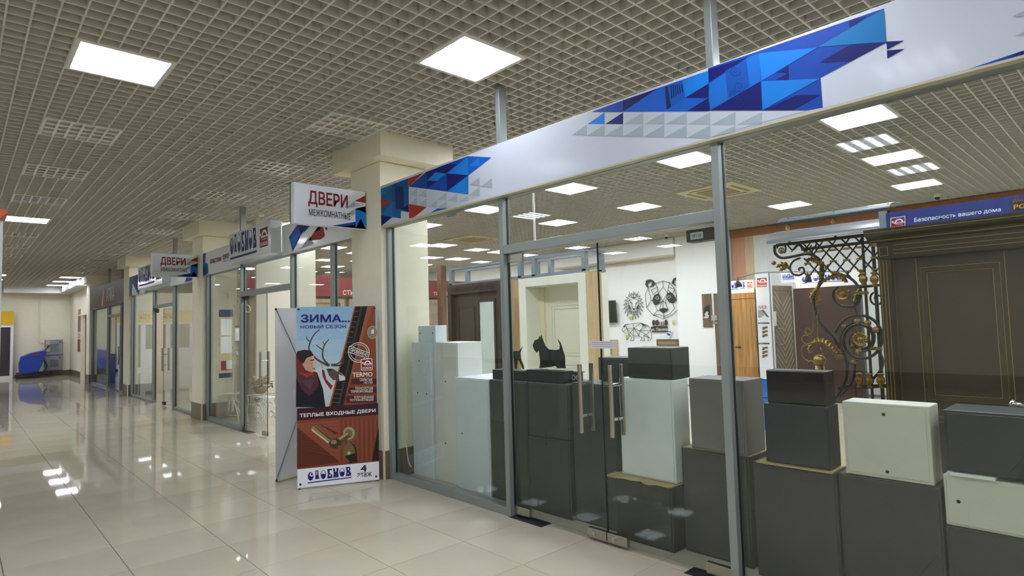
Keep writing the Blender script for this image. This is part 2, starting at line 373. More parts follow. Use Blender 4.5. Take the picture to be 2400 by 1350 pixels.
# ---- ceiling grid: one object for each blade
ceil = MB().box(HX0, HY0, 4.0, HX1, HY1+1.5, 4.1).build('ceiling', SLAB); tag(ceil, kind='structure')
BH, BW = 0.068, 0.0058
def runs(lo, hi, cuts):
    out = []; a = lo
    for c0, c1 in sorted(cuts):
        if c1 <= a: continue
        if c0 > a+0.01: out.append((a, min(c0, hi)))
        a = max(a, c1)
        if a >= hi: break
    if a < hi-0.01: out.append((a, hi))
    return out
blades = []
e = 0.02
for i in range(int((HX0-GXo)/.12), int((HX1-GXo)/.12)+1):
    x = GXo+.12*i
    if x < HX0+.02 or x > HX1-.02: continue
    mb = MB()
    for a, b in runs(HY0+.01, HY1-.01, [(h[1]-.001, h[3]+.001) for h in holes if h[0]+e < x < h[2]-e]): mb.box(x-BW, a, ZC, x+BW, b, ZC+BH)
    blades.append((abs(x-3.5)*0.9, mb))
for j in range(int((HY0-GYo)/.12), int((HY1-GYo)/.12)+1):
    y = GYo+.12*j
    if y < HY0+.02 or y > HY1-.02: continue
    mb = MB()
    for a, b in runs(HX0+.01, HX1-.01, [(h[0]-.001, h[2]+.001) for h in holes if h[1]+e < y < h[3]-e]): mb.box(a, y-BW, ZC+.0004, b, y+BW, ZC+BH-.0004)
    blades.append(((abs(y-5) if y > 0.6 else 20-y)*0.75, mb))
blades.sort(key=lambda q: q[0]); rest = MB()
for n, (d, mb) in enumerate(blades):
    if n < 300: mb.build('blade', BLADE, ceil)
    else: rest.v_off = len(rest.v); rest.add(mb.v, mb.f)
tag(rest.build('blade_field', BLADE, ceil), kind='stuff')

# ---- lamps
def lit_panel(tubes, M_=None):
    t = thing('ceiling_light', 'x', 'light', (0, 0, 0))
    f = MB(); z0, z1 = ZC-.004, ZC+.05
    f.box(0.002, 0.002, z0, .598, .03, z1); f.box(0.002, .57, z0, .598, .598, z1); f.box(.002, .03, z0, .03, .57, z1); f.box(.57, .03, z0, .598, .57, z1)
    f.box(.03, .03, z1-.01, .57, .57, z1)
    f.build('frame', LFRAME, t)
    d = MB().box(-.27, -.27, ZC+.002, .27, .27, ZC+.012).build('diffuser', M_ or (TUBEP if tubes else LAMP)); d.parent = t; d.location = (.3, .3, 0)
    return t
def louvre_light():
    t = thing('louvre_light', 'x', 'light', (0, 0, 0))
    f = MB(); z0, z1 = ZC-.004, ZC+.07
    f.box(0.002, 0.002, z0, .598, .022, z1); f.box(0.002, .578, z0, .598, .598, z1); f.box(.002, .022, z0, .022, .578, z1); f.box(.578, .022, z0, .598, .578, z1)
    f.build('frame', LFRAME, t)
    r = MB()
    for q in range(4):                                   # four curved mirror troughs
        y0 = .022+.139*q
        P = [(y0+.139*s/6, z1-.004-.045*(abs(s-3)/3)**2) for s in range(7)]
        for s in range(6): r.add([(.022, P[s][0], P[s][1]), (.578, P[s][0], P[s][1]), (.578, P[s+1][0], P[s+1][1]), (.022, P[s+1][0], P[s+1][1])], [(3, 2, 1, 0)])
    r.build('reflector', MIRROR, t)
    for q in range(1, 4):
        y = .022+.139*q; s = MB()
        s.prism([(.022, y-.014, z0+.002), (.022, y+.014, z0+.002), (.022, y, z0+.03)], (.556, 0, 0)); s.build('slat', MIRROR, t)
    for q in range(1, 6):
        x = .022+.0927*q; s = MB()
        s.prism([(x-.011, .022, z0+.003), (x+.011, .022, z0+.003), (x, .022, z0+.032)], (0, .556, 0)); s.build('slat', MIRROR, t)
    for q in range(4): MB().tube([(.04, .0915+.139*q, z1-.022), (.56, .0915+.139*q, z1-.022)], .009, 6).build('lamp_tube', WHITE, t)
    return t
protoA, protoT, protoD, protoL = lit_panel(False), lit_panel(True), lit_panel(True, TUBED), louvre_light()
def row_label(kind, row, n):
    if row.endswith('corridor row'): return kind+', '+ord_(n)+' along the '+row
    if row.startswith('side'): return kind+', '+ord_(n)+' in the '+row
    return kind+', '+ord_(n)+' from right, '+row
usedp = set()
for x, y, row, n in L_lit:
    tubes = ('corridor' in row) and 'shop' not in row
    p = protoT if tubes else protoA
    if (x, y) in ((2.465, 3.05), (2.465, 1.01)): p = protoD
    o = p if p.name not in usedp else copy_tree(p)
    usedp.add(p.name); o.location = (snap(x, GXo), snap(y, GYo), 0)
    tag(o, row_label('lit white panel light', row, n), 'light', 'square ceiling lights')
for x, y, row, n in L_off:
    o = protoL if protoL.name not in usedp else copy_tree(protoL)
    usedp.add(protoL.name); o.location = (snap(x, GXo), snap(y, GYo), 0)
    tag(o, row_label('unlit mirror louvre light', row, n), 'light', 'unlit louvre lights')
# ---- air conditioner cassettes
ACM = mat('aged_ac_plastic', '#cdc3a0', 0.5); ACG = mat('ac_grille', '#8f8566', 0.7)
for n, (x, y) in enumerate(ACS):
    t = thing('ceiling_air_conditioner', ['cream square ceiling air conditioner behind the tall post right of the doors', 'cream square ceiling air conditioner left of the first tall grey post'][n], 'air conditioner', (x+.48, y+.48, ZC-.02), 'ceiling air conditioners')
    MB().prism([(x+.0, y+.0, ZC+.02), (x+.96, y+.0, ZC+.02), (x+.96, y+.96, ZC+.02), (x, y+.96, ZC+.02)], (0, 0, -.045)).build('panel', ACM, t, bevel=.008)
    MB().box(x+.24, y+.24, ZC-.034, x+.72, y+.72, ZC-.0255).build('intake_grille', ACG, t)
    for a in ((.2, .1, .76, .15), (.2, .81, .76, .86), (.1, .2, .15, .76), (.81, .2, .86, .76)):
        MB().box(x+a[0], y+a[1], ZC-.03, x+a[2], y+a[3], ZC-.0255).build('air_flap', ACG, t)

# ---- pillars
CORNER = mat('corner_trim', '#cfcab8', 0.4)
for n, y in enumerate(PILLARS):
    st = MB().box(3.19, y, 0, 3.77, y+.62, ZC-.24).build('trim_%d' % (n+1), CREAM); tag(st, kind='structure')
    c = MB().box(*CAPS[n][:2], ZC-.235, *CAPS[n][2:], ZC+.03).build('capital', CREAM, st)
    b = MB().box(3.18, y-.01, 0, 3.78, y+.63, .28).build('skirting', SKIRT, st)
    MB().box(3.174, y-.016, 0, 3.192, y+.002, .285).build('corner_strip', CORNER, st)
# ---- walls
def sbox(name, m, *a):
    o = MB().box(*a).build(name, m); tag(o, kind='structure'); return o
sbox('wall_far', CREAM, HX0, 30.0, 0, 5.2, 30.2, ZC+.05)
sbox('baseboard_far', SKIRT, 1.75, 29.985, 0, 3.42, 30.0, .2)
sbox('wall_left', CREAM, HX0-.2, HY0, 0, HX0, 30.2, ZC+.05)
sbox('baseboard_left', SKIRT, HX0, HY0, 0, HX0+.015, 30.0, .28)
sbox('wall_near', CREAM, HX0, HY0-.2, 0, HX1, HY0, ZC+.05)
sbox('baseboard_near', SKIRT, HX0, HY0, 0, HX1, HY0+.015, .28)
sbox('wall_back', WHITEW, HX1, HY0, 0, HX1+.2, 30.2, 4.0)
DISPB = mat('display_wall_beige', '#b5aa93', .7, var=.03)
wp = sbox('wall_partition', DISPB, 3.86, 11.72, 0, HX1-.01, 11.84, 2.6)
sbox('wall_divider', DISPB, 3.80, 17.66, 0, HX1-.01, 17.8, 2.6)
sbox('wall_divider_far', CREAM, 3.80, 23.7, 0, HX1-.01, 23.85, ZC-.003)
# far right: wall with a doorway recess
wr = MB(); wr.box(3.42, 24.25, 0, 3.56, 25.6, ZC); wr.box(3.42, 25.6, 2.3, 3.56, 27.2, ZC); wr.box(3.42, 27.2, 0, 3.56, 30.0, ZC); wr.box(4.0, 25.6, 0, 4.1, 27.2, 2.3)
tag(wr.build('wall_right', CREAM), kind='structure')
bb = MB(); bb.box(3.405, 24.25, 0, 3.42, 25.6, .22); bb.box(3.405, 27.2, 0, 3.42, 29.985, .22); tag(bb.build('baseboard_right', SKIRT), kind='structure')
bm = MB(); bm.box(1.3, 29.2, 3.24, 3.42, 29.98, ZC-.002); tag(bm.build('trim_5', WHITE), kind='structure')
bm = MB(); bm.box(3.0, 24.9, 3.26, 3.41, 29.15, ZC-.002); tag(bm.build('trim_6', WHITE), kind='structure')
# shop back wall: beam, boxed pillar, coloured cladding boards
sbox('trim_7', WHITEW, 12.5, 7.75, 3.08, 12.795, 11.6, ZC-.003)
sbox('trim_8', mat('beige_line', '#c8b9a0', .6), 12.49, 7.75, 3.04, 12.795, 11.6, 3.075)
sbox('wall_boxing', WHITEW, 12.55, 6.42, 0, 12.795, 7.731, ZC-.003)
cl = thing('wall_cladding', None, None, (12.7, 2, 0), kind='structure')
PEACH, BEIG, PALE, ORNG = mat('cladding_peach', '#c08a6c', .6, var=.05), mat('cladding_beige', '#c2a888', .6, var=.05), mat('cladding_pale', '#d6d6d2', .6, var=.04), mat('orange_wood_band', '#9a5f34', .5, var=.1)
yy = 6.40; n = 0
while yy > -1.0:
    c = PEACH if n < 3 else (BEIG if n < 5 else PALE)
    MB().box(12.74, yy-.098, 0, 12.79, yy, 3.3).build('board', c, cl); yy -= .1; n += 1
MB().box(12.715, -1.0, 3.3, 12.79, 6.40, 3.475).build('top_band', ORNG, cl)

# ---- storefront of the first shop
def storefront(n, posts, y0, y1, rails, panes, zt=2.57):
    w = thing('window_%d' % n, None, None, (XG, (y0+y1)/2, 0), kind='structure')
    for y in posts:
        MB().box(3.245, y-.024, 0, 3.325, y+.024, (ZC+.01) if y in (3.60, 1.71, 9.70, 7.78, 13.65, 20.85, 18.95) else zt+.04).build('post', ALU, w, bevel=.003)
        MB().box(3.290, y-.027, 0.06, 3.310, y+.027, zt).build('gasket', RUB, w)
    for (a, b, z0, z1) in rails: MB().box(3.25, a, z0, 3.325, b, z1).build('rail', ALU, w, bevel=.003)
    for (a, b, z0, z1) in panes: MB().box(XG-.005, a, z0, XG+.005, b, z1).build('glass_pane', GLASS, w)
    return w
storefront(1, [5.352, 3.60, 1.71, -0.2], -.2, 5.38,
    [(3.624, 5.328, 0, .062), (-.176, 1.686, 0, .062), (3.624, 5.328, 2.55, 2.61), (1.734, 3.576, 2.55, 2.61), (-.176, 1.686, 2.55, 2.61), (1.734, 3.576, 2.09, 2.16)],
    [(3.62, 5.33, .06, 2.555), (-.18, 1.69, .06, 2.555), (1.73, 3.58, 2.155, 2.555)])
def door_leaf(n, y0, y1, hy, z1=2.075, lock=True, hinge=None):
    d = thing('door_%d' % n, None, None, (XG, (y0+y1)/2, 0), kind='structure')
    MB().box(XG-.005, y0, .03, XG+.005, y1, z1).build('glass_pane', GLASS, d)
    e = MB(); e.box(XG-.0051, y0-.001, .03, XG+.0051, y0+.001, z1); e.box(XG-.0051, y1-.001, .03, XG+.0051, y1+.001, z1); e.build('glass_edge', GEDGE, d)
    for s in (-1, 1):                                               # long bar handles inside and outside
        x = XG+s*.062; h = MB(); h.tube([(x, hy, .745), (x, hy, 1.225)], .016, 10)
        ho = h.build('handle', STEEL, d, smooth=False)
        for z in (.86, 1.09):
            MB().tube([(XG+s*.006, hy, z), (x, hy, z)], .011, 8).build('handle_stand', CHROME, ho)
    return d
for i, (n, y0, y1, hy, hinge) in enumerate([(1, 2.652, 3.566, 2.80, 3.566), (2, 1.744, 2.646, 2.53, 1.744)]):
    d = door_leaf(n, y0, y1, hy)
    for z0, z1, nm in ((.02, .085, 'floor_hinge_patch'), (2.02, 2.085, 'top_hinge_patch')):
        if n == 2 and z0 > 1: continue
        a, b = (hinge-.165, hinge) if hinge == y1 else (hinge, hinge+.165)
        MB().box(XG-.017, a, z0, XG+.017, b, z1).build(nm, STEEL, d, bevel=.002)
    a, b = (y0, y0+.165) if hinge == y1 else (y1-.165, y1)
    lk = MB().box(XG-.017, a, .02, XG+.017, b, .085).build('lock_patch', STEEL, d, bevel=.002)
    MB().lathe([(.014, 0), (.014, .014), (.006, .016)], (XG-.017, (a+b)/2+.02, .055), 10, axis=(-1, 0, 0)).build('lock_cylinder', CHROME, lk)
FPL = mat('floor_spring_cover', '#4b4d4c', .35, metal=.7)
for n, y in enumerate((3.42, 1.86)):
    tag(MB().box(3.235, y-.19, 0.0005, 3.35, y+.17, .004).build('floor_spring_plate', FPL, loc=(3.3, y, 0)), ['dark floor spring plate below the left glass door leaf', 'dark floor spring plate below the right glass door leaf'][n], 'floor plate', 'floor spring plates')
# second, third, fourth shop fronts
storefront(3, [11.42, 9.70, 7.78, 6.62, 6.03], 6.0, 11.45, [(9.724, 11.396, 0, .062), (6.644, 7.756, 0, .062), (6.054, 6.596, 0, .062), (9.724, 11.396, 2.53, 2.6), (7.804, 9.676, 2.53, 2.6), (6.054, 7.756, 2.53, 2.6), (7.804, 9.676, 2.07, 2.15)],
    [(9.72, 11.4, .06, 2.54), (6.64, 7.76, .06, 2.54), (6.05, 6.6, .06, 2.54), (7.8, 9.68, 2.15, 2.54)], 2.54)
d = door_leaf(4, 8.75, 9.668, 8.86)
MB().box(XG-.017, 9.50, .02, XG+.017, 9.668, .085).build('floor_hinge_patch', STEEL, d, bevel=.002)
MB().box(XG-.017, 9.50, 2.02, XG+.017, 9.668, 2.085).build('top_hinge_patch', BLACK, d, bevel=.002)
MB().box(XG-.02, 8.75, .02, XG+.02, 8.92, .085).build('lock_patch', STEEL, d, bevel=.002)
tag(MB().box(3.235, 9.35, 0.0005, 3.35, 9.7, .004).build('floor_spring_plate', FPL, loc=(3.3, 9.5, 0)), 'dark floor spring plate of the second shop door', 'floor plate', 'floor spring plates')
storefront(5, [17.57, 15.35, 13.65, 12.1], 12.07, 17.6, [(15.37, 17.55, 0, .05), (12.12, 13.63, 0, .05), (12.12, 17.55, 2.5, 2.57), (13.67, 15.33, 2.1, 2.17)],
    [(15.36, 17.56, .05, 2.51), (12.11, 13.64, .05, 2.51), (13.66, 15.34, 2.17, 2.51)], 2.5)
d = door_leaf(6, 13.70, 14.62, 14.45); MB().box(XG-.02, 14.45, .02, XG+.02, 14.62, .085).build('lock_patch', BLACK, d)
MB().box(XG-.017, 15.1, 2.0, XG+.017, 15.3, 2.09).build('door_closer', BLACK, d)
storefront(7, [23.57, 20.85, 18.95, 18.27], 18.22, 23.6, [(20.87, 23.55, 0, .05), (18.29, 18.93, 0, .05), (18.29, 23.55, 2.45, 2.52), (18.97, 20.83, 2.05, 2.12)],
    [(20.86, 23.56, .05, 2.46), (18.28, 18.94, .05, 2.46), (18.96, 20.84, 2.1, 2.46)], 2.45)
door_leaf(8, 19.0, 19.9, 19.1)
# ================================================================== SIGNS
B1, B2, B3, B4, B5 = '#0b3f9a', '#0a1160', '#0b74c8', '#0a57b8', '#0d5a8c'
RED = '#9a2f1c'; G1, G2 = '#9aa6ad', '#b4bcc1'
class Print:
    """flat print on a face, polygons given as points of the face"""
    def __init__(s, fr, d0=0.001, step=0.0007): s.fr = fr; s.d = d0; s.st = step; s.mb = MB(); s.ms = []
    def mi(s, h):
        m = pm(h) if isinstance(h, str) else h
        if m not in s.ms: s.ms.append(m)
        return s.ms.index(m)
    def uv(s, uv, h, lay=0): s.mb.poly(s.fr, uv, s.d+s.st*lay, s.mi(h))
    def px(s, pts, h, lay=0, o=(0, 0), k=1.0, clip=None):
        q = [s.fr.px(o[0]+x/k, o[1]+y/k) for x, y in pts]
        if clip: q = [(u, min(max(v, clip[0]), clip[1])) for u, v in q]
        s.uv(q, h, lay)
    def text(s, body, h, box=None, lay=2, bold=.02, quad=None, mirror=False):
        b = box or (0, 0, 1, 1); text(s.mb, s.fr, body, b[0], b[1], b[2], b[3], s.d+s.st*lay, s.mi(h), bold, mirror, quad=quad)
    def done(s, name, parent): return s.mb.build(name, s.ms, parent)

# ---- long fascia over the first shop
fr = FX(3.195); ZB, ZT = 2.565, 2.985
fa = thing('fascia_sign', 'long white fascia sign with blue triangle pattern over the nearest glass front', 'sign', (3.2, 2.5, ZB))
MB().box(3.195, -1.2, ZB, 3.215, 5.379, ZT).build('panel', BANNER, fa, bevel=.002)
MB().box(3.19, -1.2, ZB-.012, 3.245, 5.379, ZB-.001).build('lower_edge', mat('soffit_beige', '#b9b49c', .5), fa)
p = Print(fr); cl = (ZB+.002, ZT-.002)
def P6(pts, h, lay=1): p.px(pts, h, lay, (1330, 100), 5.624, cl)
def P3(pts, h, lay=1): p.px(pts, h, lay, (1600, 0), 3.0, cl)
def P5(pts, h, lay=1): p.px(pts, h, lay, (760, 300), 5.193, cl)
P6([(315, 915), (735, 760), (735, 915)], B1)
P6([(735, 760), (1862, 368), (1868, 905), (735, 912)], B4)
P6([(735, 765), (1190, 605), (735, 910)], B2, 2)
P6([(1290, 580), (1520, 510), (1545, 740), (1310, 885)], '#0a4fa6', 2)
P6([(1290, 580), (1320, 572), (1370, 850), (1310, 885)], '#061d55', 3)
for q in range(6): P6([(1362+28*q, 560), (1374+28*q, 556), (1384+28*q, 735-18*q), (1372+28*q, 745-18*q)], '#05184c', 3)
P6([(1520, 505), (1860, 370), (1865, 540), (1560, 725)], B3, 3)
P6([(1560, 725), (1865, 540), (1865, 725)], B2, 4)
P6([(1585, 900), (1865, 730), (1880, 900)], B2, 4)
# large right part
P3([(180, 480), (1415, 60), (1432, 300), (970, 548), (985, 757), (870, 777), (190, 777)], B1)
P3([(180, 490), (470, 400), (185, 580)], B2, 2)
P3([(185, 590), (460, 405), (545, 372), (548, 572), (195, 775)], '#0c63b8', 2)
P3([(300, 500), (450, 420), (470, 610), (320, 690)], '#0a4a9c', 3)
P3([(195, 777), (548, 575), (562, 775)], B2, 4)
P3([(540, 375), (950, 335), (555, 570)], B3, 3)
P3([(1170, 150), (1300, 112), (1175, 195)], B2, 3)
P3([(955, 330), (1415, 62), (1432, 295)], '#0b6ea8', 3)
P3([(965, 440), (1175, 318), (1430, 300), (1180, 430)], B2, 3)
P3([(655, 510), (745, 460), (748, 510)], B2, 3); P3([(655, 562), (748, 512), (748, 562)], B2, 3)
P3([(555, 572), (968, 553), (562, 775)], B3, 3)
P3([(570, 777), (800, 670), (970, 665), (775, 775)], B2, 3)
P3([(1432, 293), (1558, 287), (1438, 350)], B2, 2); P3([(1438, 355), (1562, 345), (1440, 412)], B2, 2)
P3([(2010, 497), (2400, 355), (2400, 402)], B1, 2); P3([(2300, 400), (2400, 355), (2400, 380)], B2, 3)
P3([(2310, 120), (2420, 68), (2420, 112)], G1, 2); P3([(2330, 255), (2420, 215), (2420, 245)], G1, 2)
# scroll ironwork printed on the fascia
for (cx, cy, R) in ((370, 500, 45), (400, 610, 48), (360, 660, 40), (400, 715, 40)):
    for i in range(14):
        a0, a1 = i*.75, (i+1)*.75; r0, r1 = R*(1-i/15), R*(1-(i+1)/15)
        P3([(cx+r0*math.cos(a0), cy+r0*math.sin(a0)), (cx+r1*math.cos(a1), cy+r1*math.sin(a1)), (cx+(r1-4)*math.cos(a1), cy+(r1-4)*math.sin(a1)), (cx+(r0-4)*math.cos(a0), cy+(r0-4)*math.sin(a0))], '#08307c', 5)
# pale triangle rows
xs = [60, 265, 497, 740, 1005, 1285, 1580, 1890]; yr = [(915, 915, 915), (1075, 1078, 1083), (1225, 1240, 1262)]
def yrow(r, x): a, b, c = yr[r]; t = (x-265)/1625; return a+(c-a)*t
P6([(265, 918), (1880, 918), (1880, 1268), (265, 1225)], '#b9c1c6', 1)
for i in range(7):
    x0, x1 = xs[i], xs[i+1]
    for r in (0, 1):
        if i == 0 and r == 0: continue
        c = B3 if (i == 1 and r == 0) else (B2 if (i == 2 and r == 0) else G1)
        P6([(x0+4, yrow(r+1, x0)-2), (x1-4, yrow(r, x1)+4), (x1-4, yrow(r+1, x1)-2)], c, 2)
P3([(195, 785), (870, 780), (560, 860), (195, 962)], '#b9c1c6', 1)
xs3 = [30, 195, 375, 562]
for i in (1, 2):
    for r, (ya, yb) in enumerate(((787, 880), (884, 965))):
        if i == 2 and r == 1: continue
        P3([(xs3[i]+2, yb), (xs3[i+1]-2, ya), (xs3[i+1]-2, yb)], G1, 2)
p.done('printed_pattern', fa); p = Print(fr)
# left part next to the pillar
P5([(690, 740), (1028, 612), (1030, 1025), (935, 1010), (932, 1100), (830, 1085), (697, 1190)], B5)
P5([(825, 690), (1028, 612), (1028, 925), (830, 890)], '#0d4a86', 2)
P5([(860, 700), (965, 715), (972, 990), (875, 990)], '#0a2560', 3)
P5([(692, 740), (825, 690), (692, 850)], '#0f6aa6', 2)
P5([(692, 870), (830, 885), (695, 980)], RED, 3); P5([(695, 1065), (830, 1085), (697, 1190)], B2, 3); P5([(830, 900), (830, 1080), (700, 1060)], '#0f6aa6', 2)
P5([(950, 990), (1030, 925), (1030, 1022)], B2, 3)
P5([(1030, 612), (1215, 543), (1032, 712)], RED, 2)
P5([(1032, 714), (1240, 535), (1755, 340), (1755, 808), (1252, 742)], B1, 1)
P5([(1150, 620), (1240, 540), (1250, 738), (1160, 725)], '#0d3f86', 2)
P5([(1250, 540), (1490, 440), (1610, 445), (1490, 552), (1360, 540), (1250, 640)], B2, 2)
P5([(1255, 638), (1360, 540), (1490, 555), (1380, 645)], B3, 3)
P5([(1252, 645), (1370, 650), (1252, 735)], B2, 3)
P5([(1492, 555), (1750, 575), (1495, 770)], B2, 3)
P5([(1495, 552), (1752, 348), (1752, 575)], B3, 3)
P5([(1752, 343), (2035, 358), (1755, 577)], B4, 2); P5([(1762, 462), (1890, 355), (1893, 468)], B3, 3)
P5([(1500, 772), (1752, 580), (1757, 808)], B3, 3)
P5([(1032, 925), (1248, 962), (1095, 1088), (1035, 1099)], RED, 2)
P5([(1290, 1035), (1375, 980), (1520, 985)], B5, 2)
P5([(1032, 716), (1250, 742), (1500, 775), (1755, 812), (1900, 830), (1500, 980), (1250, 960), (1035, 920)], '#b3b9c2', 1)
for a in ([(1042, 815), (1130, 730), (1132, 832)], [(1145, 825), (1245, 745), (1247, 848)], [(1045, 920), (1135, 840), (1137, 935)], [(1145, 930), (1247, 855), (1248, 958)],
          [(1260, 960), (1370, 875), (1372, 975)], [(1375, 970), (1490, 890), (1495, 975)], [(1385, 870), (1490, 785), (1492, 880)], [(1500, 885), (1620, 800), (1622, 905)], [(1630, 900), (1750, 820), (1752, 890)],
          [(1770, 690), (1893, 600), (1895, 700)], [(1912, 710), (2044, 608), (2046, 725)], [(1765, 815), (1895, 712), (1897, 825)]): P5(a, G1, 2)
p.done('printed_pattern', fa)

# ---- projecting box signs on the pillars
def box_sign(label, y, x0, x1, z0, z1):
    t = thing('projecting_sign', label, 'sign', ((x0+x1)/2, y+.04, z0), 'projecting door signs')
    MB().box(x0, y, z0, x1, y+.085, z1).build('box', mat('sign_white_gloss', '#dfe3ea', .25, coat=.4), t, bevel=.006)
    MB().box(x1-.006, y+.01, z0+.05, x1+.012, y+.075, z1-.05).build('bracket', ALU, t)
    f = FY(y); p = Print(f, .0015, .001); W = x1-x0; H = z1-z0
    def Q(a, b): return (x0+a*W, z0+b*H)
    p.text('ДВЕРИ', '#7d1418', (*Q(.18, .44), *Q(.73, .84)), 2, .035)
    p.text('МЕЖКОМНАТНЫЕ', '#3f444d', (*Q(.19, .22), *Q(.77, .385)), 2, .015)
    for pts, c in (([(.83, .72), (.995, .9), (.995, .7)], RED), ([(.84, .02), (.995, .02), (.995, .62), (.84, .52)], B3), ([(.84, .52), (.995, .62), (.995, .45)], B1), ([(.84, .02), (.995, .02), (.92, .28)], B1),
                   ([(.5, .02), (.84, .02), (.84, .18)], B1), ([(.62, .02), (.84, .02), (.84, .1)], B2), ([(.72, .52), (.83, .72), (.83, .56)], G1), ([(.7, .34), (.83, .5), (.83, .36)], G1), ([(.83, .56), (.83, .68), (.98, .66)], G2)):
        p.uv([Q(*q) for q in pts], c, 1)
    p.done('printed_pattern', t); return t
box_sign('white ДВЕРИ box sign on the pillar beside the winter banner', 5.66, 2.40, 3.178, 2.565, 2.975)
box_sign('smaller farther white ДВЕРИ box sign on the second pillar', 11.72, 2.46, 3.178, 2.525, 2.93)

# ---- second shop: fascia panel, box sign, pattern panel
fs = thing('fascia_sign', 'pale fascia sign listing roller shutters and gates in red letters', 'sign', (3.2, 10.5, 2.54))
MB().box(3.2, 9.63, 2.53, 3.225, 11.449, 2.93).build('panel', PALEP, fs, bevel=.002)
p = Print(FX(3.2), .0015, .001)
f_ = FX(3.2)
p.text('РОЛЬСТАВНИ', '#7d1418', quad=pxquad(f_, (492.7, 618), (519, 611.6), (518.6, 601), (493.5, 607.8)), bold=.03); p.done('lettering', fs); p = Print(FX(3.2), .0015, .001); p.text('ВОРОТА', '#7d1418', quad=pxquad(f_, (523, 608.6), (540.5, 604), (540.5, 591.5), (523, 597)), bold=.03); p.done('lettering', fs); p = Print(FX(3.2), .0015, .001); p.text('ДВ', '#7d1418', quad=pxquad(f_, (545, 602.5), (551.5, 601), (551.5, 588), (545, 590)), bold=.03)
p.done('lettering', fs); p = Print(FX(3.2), .0015, .001); p.text('АВТОМАТИЧЕСКИЕ', '#5a5a5a', quad=pxquad(f_, (523, 615), (540, 610.5), (540, 607), (523, 611.5)), bold=.0); p.done('lettering', fs); p = Print(FX(3.2), .0015, .001)
p.uv([(-11.448, 2.532), (-11.448, 2.925), (-11.3, 2.925), (-11.33, 2.75), (-11.16, 2.72), (-11.16, 2.56), (-11.3, 2.532)], B5, 1); p.uv([(-11.44, 2.54), (-11.3, 2.6), (-11.42, 2.75)], B2, 2); p.uv([(-11.3, 2.75), (-11.16, 2.72), (-11.16, 2.62)], B3, 2)
p.done('printed_pattern', fs)
def word_box(label, y0, y1, z0, z1, x=3.05):
    t = thing('box_sign', label, 'sign', (x+.1, (y0+y1)/2, z0), 'navy word box signs')
    MB().box(x, y0, z0, 3.199, y1, z1).build('box', mat('sign_pale_gloss', '#d6dfe0', .25, coat=.4), t, bevel=.006)
    f = FX(x); p = Print(f, .0015, .001); W = y1-y0; H = z1-z0
    def Q(a, b): return (-y1+a*W, z0+b*H)
    logo_word(p.mb, f, [Q(.04, .13), Q(.70, .13), Q(.70, .93), Q(.04, .93)], .002, p.mi(NAVY), p.mi(pm('#d6dfe0')))
    logo_square(p.mb, f, [Q(.76, .2), Q(.955, .2), Q(.955, .85), Q(.76, .85)], .002, p.mi(MAROON), p.mi(PWHITE))
    p.done('printed_lettering', t)
word_box('white box sign with big navy letters over the second shop front', 7.96, 9.62, 2.56, 3.01)
f2 = thing('fascia_sign', 'white fascia sign with blue and red triangles behind the near ДВЕРИ sign', 'sign', (3.2, 6.9, 2.54))
MB().box(3.2, 6.005, 2.53, 3.225, 7.955, 2.93).build('panel', PALEP, f2, bevel=.002)
p = Print(FX(3.2), .0015, .001)
def q2(a, b): return (-7.95+a*1.94, 2.532+b*.396)
for pts, c, l in (([(.12, .55), (.3, .98), (.45, .98), (.2, .1), (.18, .02)], B4, 1), ([(.15, .45), (.3, .6), (.2, .15)], B3, 2), ([(.25, .98), (.5, .98), (.32, .5)], B2, 2), ([(.35, .98), (.62, .98), (.36, .55)], B1, 1),
                  ([(.42, .25), (.62, .72), (.66, .25), (.6, .18)], RED, 1), ([(.62, .98), (.98, .98), (.98, .7), (.75, .55)], B1, 1), ([(.62, .75), (.8, .9), (.68, .4)], B2, 2), ([(.8, .75), (.98, .95), (.98, .6)], B2, 2), ([(.3, .05), (.45, .4), (.5, .1)], G2, 1), ([(.5, .45), (.62, .72), (.6, .5)], G1, 1)):
    p.uv([q2(*q) for q in pts], c, l)
p.done('printed_pattern', f2)
# ---- third shop signs
f3 = thing('fascia_sign', 'blue and white patterned fascia sign over the third shop front', 'sign', (3.2, 16.8, 2.5))
MB().box(3.2, 15.95, 2.49, 3.225, 17.59, 2.98).build('panel', PALEP, f3, bevel=.002)
p = Print(FX(3.2), .002, .0015)
for pts, c, l in (([(-17.58, 2.5), (-17.58, 2.97), (-16.0, 2.97), (-16.5, 2.5)], B5, 1), ([(-17.3, 2.5), (-17.2, 2.8), (-16.6, 2.5)], '#e6e6e6', 2), ([(-17.58, 2.5), (-17.3, 2.62), (-17.2, 2.5)], RED, 3), ([(-17.1, 2.95), (-16.4, 2.95), (-16.8, 2.6)], B2, 3)):
    p.uv(pts, c, l)
p.done('printed_pattern', f3)
word_box('distant white box sign with navy letters over the third shop', 13.7, 15.9, 2.55, 3.05, 3.06)
f4 = thing('fascia_sign', 'grey white fascia end partly hidden behind the far ДВЕРИ sign', 'sign', (3.2, 12.8, 2.5))
MB().box(3.2, 12.08, 2.49, 3.225, 13.69, 2.9).build('panel', PALEP, f4, bevel=.002)
p = Print(FX(3.2), .002, .0015); p.uv([(-12.6, 2.5), (-12.1, 2.5), (-12.1, 2.85)], B1, 1); p.uv([(-13.2, 2.68), (-12.8, 2.68), (-12.8, 2.72), (-13.2, 2.72)], '#555555', 1); p.done('printed_pattern', f4)
